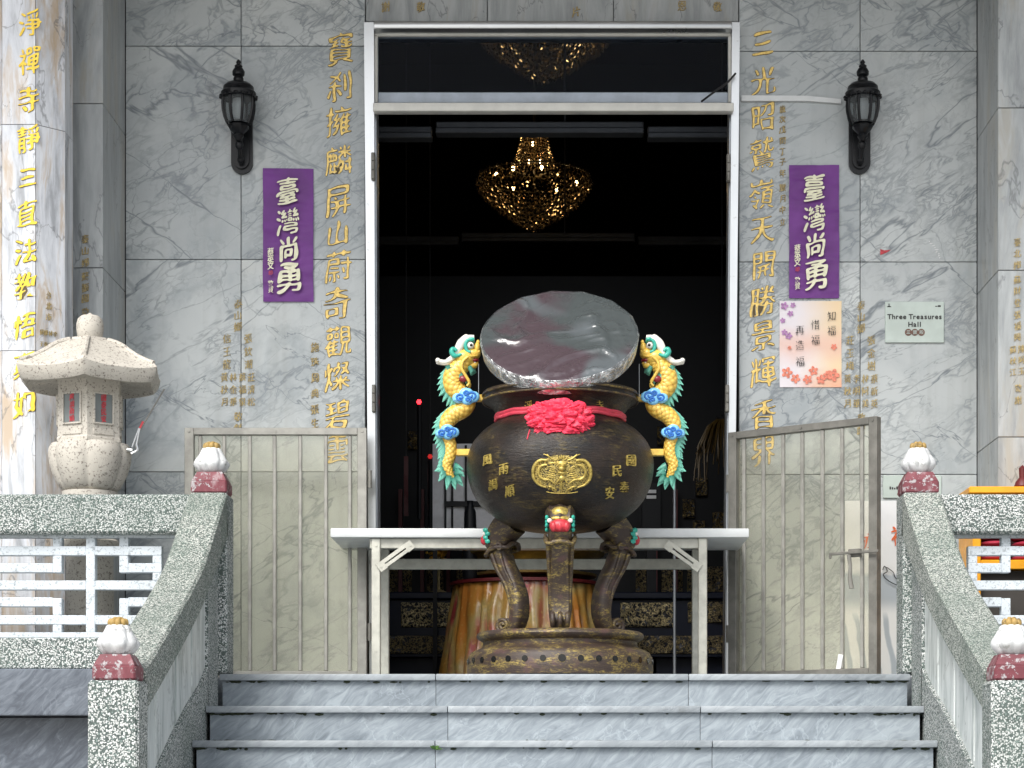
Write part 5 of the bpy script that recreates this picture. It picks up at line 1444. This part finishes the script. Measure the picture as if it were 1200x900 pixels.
# altar
DA = 11.9
t = thing('altar_table', 'long navy lacquered altar table with gilt carved panels in the dark hall', 'altar', (PX(640, DA), YD(DA), 0))
xa, xb = PX(380, DA), PX(900, DA)
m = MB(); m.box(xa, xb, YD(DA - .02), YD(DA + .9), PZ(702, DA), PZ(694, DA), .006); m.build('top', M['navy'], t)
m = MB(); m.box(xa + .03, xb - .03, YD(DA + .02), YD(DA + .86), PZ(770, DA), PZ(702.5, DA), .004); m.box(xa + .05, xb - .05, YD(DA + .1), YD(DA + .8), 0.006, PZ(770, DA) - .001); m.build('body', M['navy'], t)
M['carve'] = mat_carved('gilt_carving', 44, (.80, .66, .36)); M['carve2'] = mat_carved('dim_gilt_carving', 50, (.42, .33, .16))
def carved(px0, px1, y0, y1, D, par, name, mat, amp=.02):
    m = MB(); nx, nz = 48, 22; rows = []
    for j in range(nz + 1):
        row = []
        for i in range(nx + 1):
            x = PX(px0 + (px1 - px0) * i / nx, D); z = PZ(y1 + (y0 - y1) * j / nz, D)
            e = 0 if i in (0, nx) or j in (0, nz) else 1
            row.append(m.bm.verts.new((x, YD(D) - e * amp * (.5 + noise.noise(Vector((x * 22, z * 22, px0)))), z)))
        rows.append(row)
    for j in range(nz):
        for i in range(nx): m.bm.faces.new((rows[j][i], rows[j][i + 1], rows[j + 1][i + 1], rows[j + 1][i]))
    return m.build(name, mat, par, 60)
for a, b in ((470, 533), (727, 791), (560, 700)): carved(a, b, 706, 735, DA + .012, t, 'carved_panel', M['carve'])
carved(806, 850, 705, 730, DA + .012, t, 'carved_panel', M['carve2'])
for a, b in ((448, 560), (735, 850)): carved(a, b, 745, 766, DA + .012, t, 'carved_apron', M['carve2'], .012)
DS = 12.6
t = thing('altar_shrine', 'dark altar shrine with gilt carvings and red posts behind the altar table', 'shrine', (PX(640, DS), YD(DS), 0))
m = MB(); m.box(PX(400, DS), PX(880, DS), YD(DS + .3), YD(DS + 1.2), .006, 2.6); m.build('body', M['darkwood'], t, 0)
for a, b in ((449, 466), (470, 483), (500, 520), (775, 800), (805, 850), (745, 760), (535, 560)): carved(a, b, 664, 697, DS + .28, t, 'carved_panel', M['carve2'])
for p in (466, 492, 523, 770, 794, 860):
    m = MB(); m.box(PX(p - 2.2, DS), PX(p + 2.2, DS), YD(DS + .2), YD(DS + .25), .006, 1.3); m.build('post', M['darkred'], t, 0)
for p, y in ((478, 505), (800, 585), (815, 560), (835, 600), (812, 610), (770, 500)):
    carved(p, p + 14, y, y + 22, DS + .27, t, 'gilt_ornament', mat_carved('faint_gilt', 40, (.26, .19, .07)), .02)

# round offering table with plastic covered orange drape
DO = 11.2; ox, oy = PX(616, DO), YD(DO)
t = thing('draped_offering_table', 'round table draped in orange brown cloth under clear plastic behind the burner', 'table', (ox, oy, 0))
m = MB(); n = 160; rings = []
for j in range(14):
    f = j / 13; ring = []
    for k in range(n):
        a = 2 * math.pi * k / n
        r = .375 + .075 * f ** 1.2 + (.010 + .030 * f) * (abs(math.sin(a * 17 + 2.2 * noise.noise(Vector((a * 3, f * 1.5, 0))))) ** .7 - .5) * 1.4 + .012 * noise.noise(Vector((math.cos(a) * 4, math.sin(a) * 4, f * 3)))
        ring.append(m.bm.verts.new((ox + r * math.cos(a), oy + r * math.sin(a), PZ(688, DO) * (1 - f) + .008 * f)))
    rings.append(ring)
for A, B in zip(rings, rings[1:]):
    for k in range(n): m.bm.faces.new((A[k], A[(k + 1) % n], B[(k + 1) % n], B[k]))
m.bm.faces.new(rings[0])
dr = T('orange_brocade'); p = dr.pos()
c = dr.ramp(dr.noise(dr.pos(scale=(1, 1, .5)), 4.5, 3), [(.36, (.46, .17, .03)), (.47, (.40, .20, .04)), (.53, (.36, .27, .10)), (.62, (.34, .05, .05))])
cell = dr.n('TexVoronoi', {'Vector': p, 'Scale': 38}).outputs['Distance']
c = dr.mix(dr.sstep(cell, .30, .22, 0, .35), c, (.55, .38, .12))
dr.P(Base_Color=c, Roughness=.32, Coat_Weight=1.0, Coat_Roughness=.06); dr.bump(dr.noise(p, 14, 4), .3, .02)
m.build('drape', dr.m, t, 60)
m = MB(); m.lathe([(.40, PZ(688, DO) + .002), (.40, PZ(684, DO)), (.3, PZ(683, DO))], 48, (ox, oy, 0)); m.build('tabletop', M['darkred'], t)
t = thing('brass_tray', 'tiered brass offering tray on the draped round table', 'tray', (ox, oy, PZ(683, DO)))
m = MB(); m.lathe([(.20, PZ(683, DO) + .001), (.25, PZ(679, DO)), (.33, PZ(677, DO)), (.335, PZ(674, DO)), (.26, PZ(672, DO)), (.22, PZ(664, DO)), (.30, PZ(659, DO)), (.37, PZ(652, DO)), (.375, PZ(649, DO)), (.28, PZ(647, DO)), (.20, PZ(640, DO)), (.1, PZ(639, DO))], 48, (ox + .04, oy, 0)); m.build('body', plain('dim_brass', (.38, .28, .09), .3, .8, .2, 30), t)
D = 12.1
t = thing('gold_flower_ornament', 'small gold flower ornament seen through the table frame', 'ornament', (PX(516, D), YD(D), PZ(655, D)))
m = MB()
for k in range(40): m.ell((PX(514, D) + random.gauss(0, .026), YD(D) + random.gauss(0, .02), PZ(648, D) + random.gauss(0, .018)), random.uniform(.008, .017), 2)
m.build('blooms', plain('yellow_gold', (.75, .42, .05), .3, .4), t)
m = MB(); z_ = PZ(694, DA) + .001; m.tube([(PX(514, D), YD(D), PZ(652, D)), (PX(514, D), YD(D), z_ + .02)], .008, 8); m.lathe([(.05, z_), (.05, z_ + .015), (.015, z_ + .03)], 16, (PX(514, D), YD(D), 0)); m.build('stand', M['gold_faded'], t)
# pale board, rods and flask behind the burner
D = 11.75
t = thing('pale_folding_board', 'pale grey board with dark frame standing in the hall behind the burner', 'board', (PX(555, D), YD(D), 0))
m = MB(); m.box(PX(507, D), PX(606, D), YD(D), YD(D) + .02, .9, PZ(520, D)); m.build('panel', plain('pale_grey_board', (.62, .63, .66), .5), t, 0)
m = MB()
for p in (522, 530, 546): m.box(PX(p, D) - .006, PX(p, D) + .006, YD(D) - .014, YD(D) - .002, .9, PZ(522, D))
m.box(PX(521, D), PX(606, D), YD(D) - .028, YD(D) - .0145, PZ(594, D), PZ(588, D)); m.box(PX(507, D), PX(512, D), YD(D) + .021, YD(D) + .05, 0.006, 1.0); m.box(PX(600, D), PX(606, D), YD(D) + .021, YD(D) + .05, .006, 1.0)
m.build('frame', M['darkwood'], t, 0)
DK = 11.05; zt_ = PZ(683, DO) + .003
t = thing('dark_flask', 'dark bottle shaped vessel standing before the pale board', 'vessel', (PX(547, DK), YD(DK), zt_))
m = MB(); m.lathe([(.034, zt_), (.040, zt_ + .02), (.036, PZ(640, DK)), (.030, PZ(600, DK)), (.018, PZ(594, DK)), (.014, PZ(589, DK)), (.018, PZ(587, DK))], 20, (PX(551, DK), YD(DK), 0)); m.build('body', M['darkwood'], t)
# red lamps
for i, (px, py, lab, e) in enumerate(((491, 471, 'brightly glowing small red altar lamp in the dark hall', 3.0), (504, 535, 'dim small red altar lamp below the bright one', .25))):
    D = 11.75
    t = thing('red_altar_lamp', lab, 'lamp', (PX(px, D), YD(D), PZ(py, D)))
    m = MB()
    for k in range(6):
        a = R(60 * k); m.ell((PX(px, D) + .009 * math.cos(a), YD(D), PZ(py, D) + .009 * math.sin(a)), .006, 1)
    m.ell((PX(px, D), YD(D) - .004, PZ(py, D)), .009, 1)
    m.build('glow_bulbs', emit('red_glow_%d' % i if 0 else ('bright_red_glow' if i == 0 else 'dim_red_glow'), (1, .02, .03), e), t, 60)
    m = MB(); m.tube([(PX(px, D), YD(D) + .02, PZ(py, D) - .005), (PX(px, D), YD(D) + .02, 1.0 if i == 0 else .9)], .012, 8); m.lathe([(.05, .9), (.05, .92), (.015, .93)], 12, (PX(px, D), YD(D) + .02, 0)); m.build('stem', M['darkwood'], t)
# gold fringe hanging, dark red hangings, pole
D = 11.6
t = thing('gold_fringe_canopy', 'gold fringed hanging canopy in the shadow beside the doorway edge', 'hanging', (PX(838, D), YD(D), PZ(490, D)))
m = MB(); cx, cy = PX(846, D), YD(D)
for k in range(60):
    a = 2 * math.pi * k / 60 + random.uniform(-.1, .1); r0 = .03; r1 = .17 + random.uniform(-.05, .02)
    m.tube([(cx + r0 * math.cos(a), cy + r0 * math.sin(a), PZ(492, D)), (cx + (r0 + .05) * math.cos(a), cy + (r0 + .05) * math.sin(a), PZ(500, D)), (cx + (r0 + .10) * math.cos(a), cy + (r0 + .10) * math.sin(a), PZ(522, D)), (cx + r1 * math.cos(a), cy + r1 * math.sin(a), PZ(550 + random.uniform(-28, 22), D))], .0035, 5)
m.build('fringe', plain('gold_thread', (.065, .038, .006), .4, .2), t)
m = MB(); m.lathe([(.035, PZ(492, D)), (.03, PZ(489, D)), (.008, PZ(487, D))], 20, (cx, cy, 0)); m.tube([(cx, cy, PZ(481, D)), (cx, cy, 5.36)], .004, 6); m.build('crown', M['darkwood'], t)
D = 12.2
for px, lab in ((476, 'dark red cloth streamer hanging left of the pale board nearest the door jamb'), (504, 'dark red cloth streamer hanging beside the edge of the pale board')):
    t = thing('red_streamer', lab, 'streamer', (PX(px, D), YD(D), PZ(520, D)))
    m = MB(); m.tube([(PX(px, D), YD(D) - .004, PZ(535, D)), (PX(px, D), YD(D) - .004, 5.36)], .002, 5); m.build('cord', M['wire'], t)
    m = MB(); sheet(m, PX(px - 2.5, D), PX(px + 2.5, D), PZ(605, D), PZ(535, D), YD(D), 6, 24, .01, 9, .003, px); m.build('cloth', M['darkred'], t, 60)
D = 11.3
t = thing('metal_pole', 'thin grey metal pole standing in the hall beside the dragon tail', 'pole', (PX(790.5, D), YD(D), 0))
m = MB(); m.tube([(PX(790.5, D), YD(D), .02), (PX(790.5, D), YD(D), PZ(556, D))], .008, 10); m.lathe([(.12, .006), (.12, .02), (.02, .03)], 20, (PX(790.5, D), YD(D), 0)); m.build('shaft', M['frame_grey'], t)
D = 12.0
t = thing('name_tablet', 'dark upright tablet with two small white labels right of the bowl', 'tablet', (PX(763, D), YD(D), .9))
m = MB(); m.box(PX(752, D), PX(775, D), YD(D), YD(D) + .02, .89, PZ(565, D), .003); m.box(PX(758, D), PX(769, D), YD(D) + .0, YD(D) + .1, .006, .888); m.build('board', M['darkwood'], t)
for y in (576, 582.5):
    m = MB(); m.box(PX(757.5, D), PX(769, D), YD(D) - .004, YD(D) - .001, PZ(y + 2, D), PZ(y - 2, D), .001); m.build('white_label', M['paper'], t, 0)

m = MB()
for k in range(150):
    i = random.choice((0, 0, 1, 1, 2)); d = ymin[i]; x = random.choice((random.uniform(-1.36, 1.36), random.uniform(-1.36, -1.2), random.uniform(1.2, 1.36)))
    m.ell((x, YD(d) + .021, -.136 * i - .027 - random.uniform(0, .006)), (random.uniform(.004, .022), .004, random.uniform(.002, .007)), 1)
for k in range(60):
    i = random.choice((1, 2)); x = random.choice((random.uniform(-1.36, 1.36), random.uniform(1.1, 1.36), random.uniform(-1.36, -1.1)))
    m.ell((x, YD(ymin[i - 1]) + .018, -.136 * i + .002), (random.uniform(.006, .03), .006, random.uniform(.002, .006)), 1)
tag(m.build('joint_moss', plain('dark_moss', (.035, .045, .025), .9, 0, .4, 60), st, 60), kind='stuff')
# a weed in the step joint and moss at the ends
t = thing('small_weed', 'tiny green weed sprouting from the step joint below the burner', 'weed', (PX(508, 7.9), YD(7.89), -.285))
m = MB(); b0 = Vector((PX(509, 7.89), YD(7.885), PZ(878, 7.89)))
for k in range(16):
    a = random.uniform(0, 6.28); L = random.uniform(.012, .03); d = Vector((math.cos(a), -abs(math.sin(a)) * .6, random.uniform(.1, .9))).normalized()
    m.tube([b0, b0 + d * L * .5, b0 + d * L + Vector((0, 0, -.003))], [.0015, .005, .0006], 5, flat=.3)
m.build('leaves', M['moss'], t, 60)
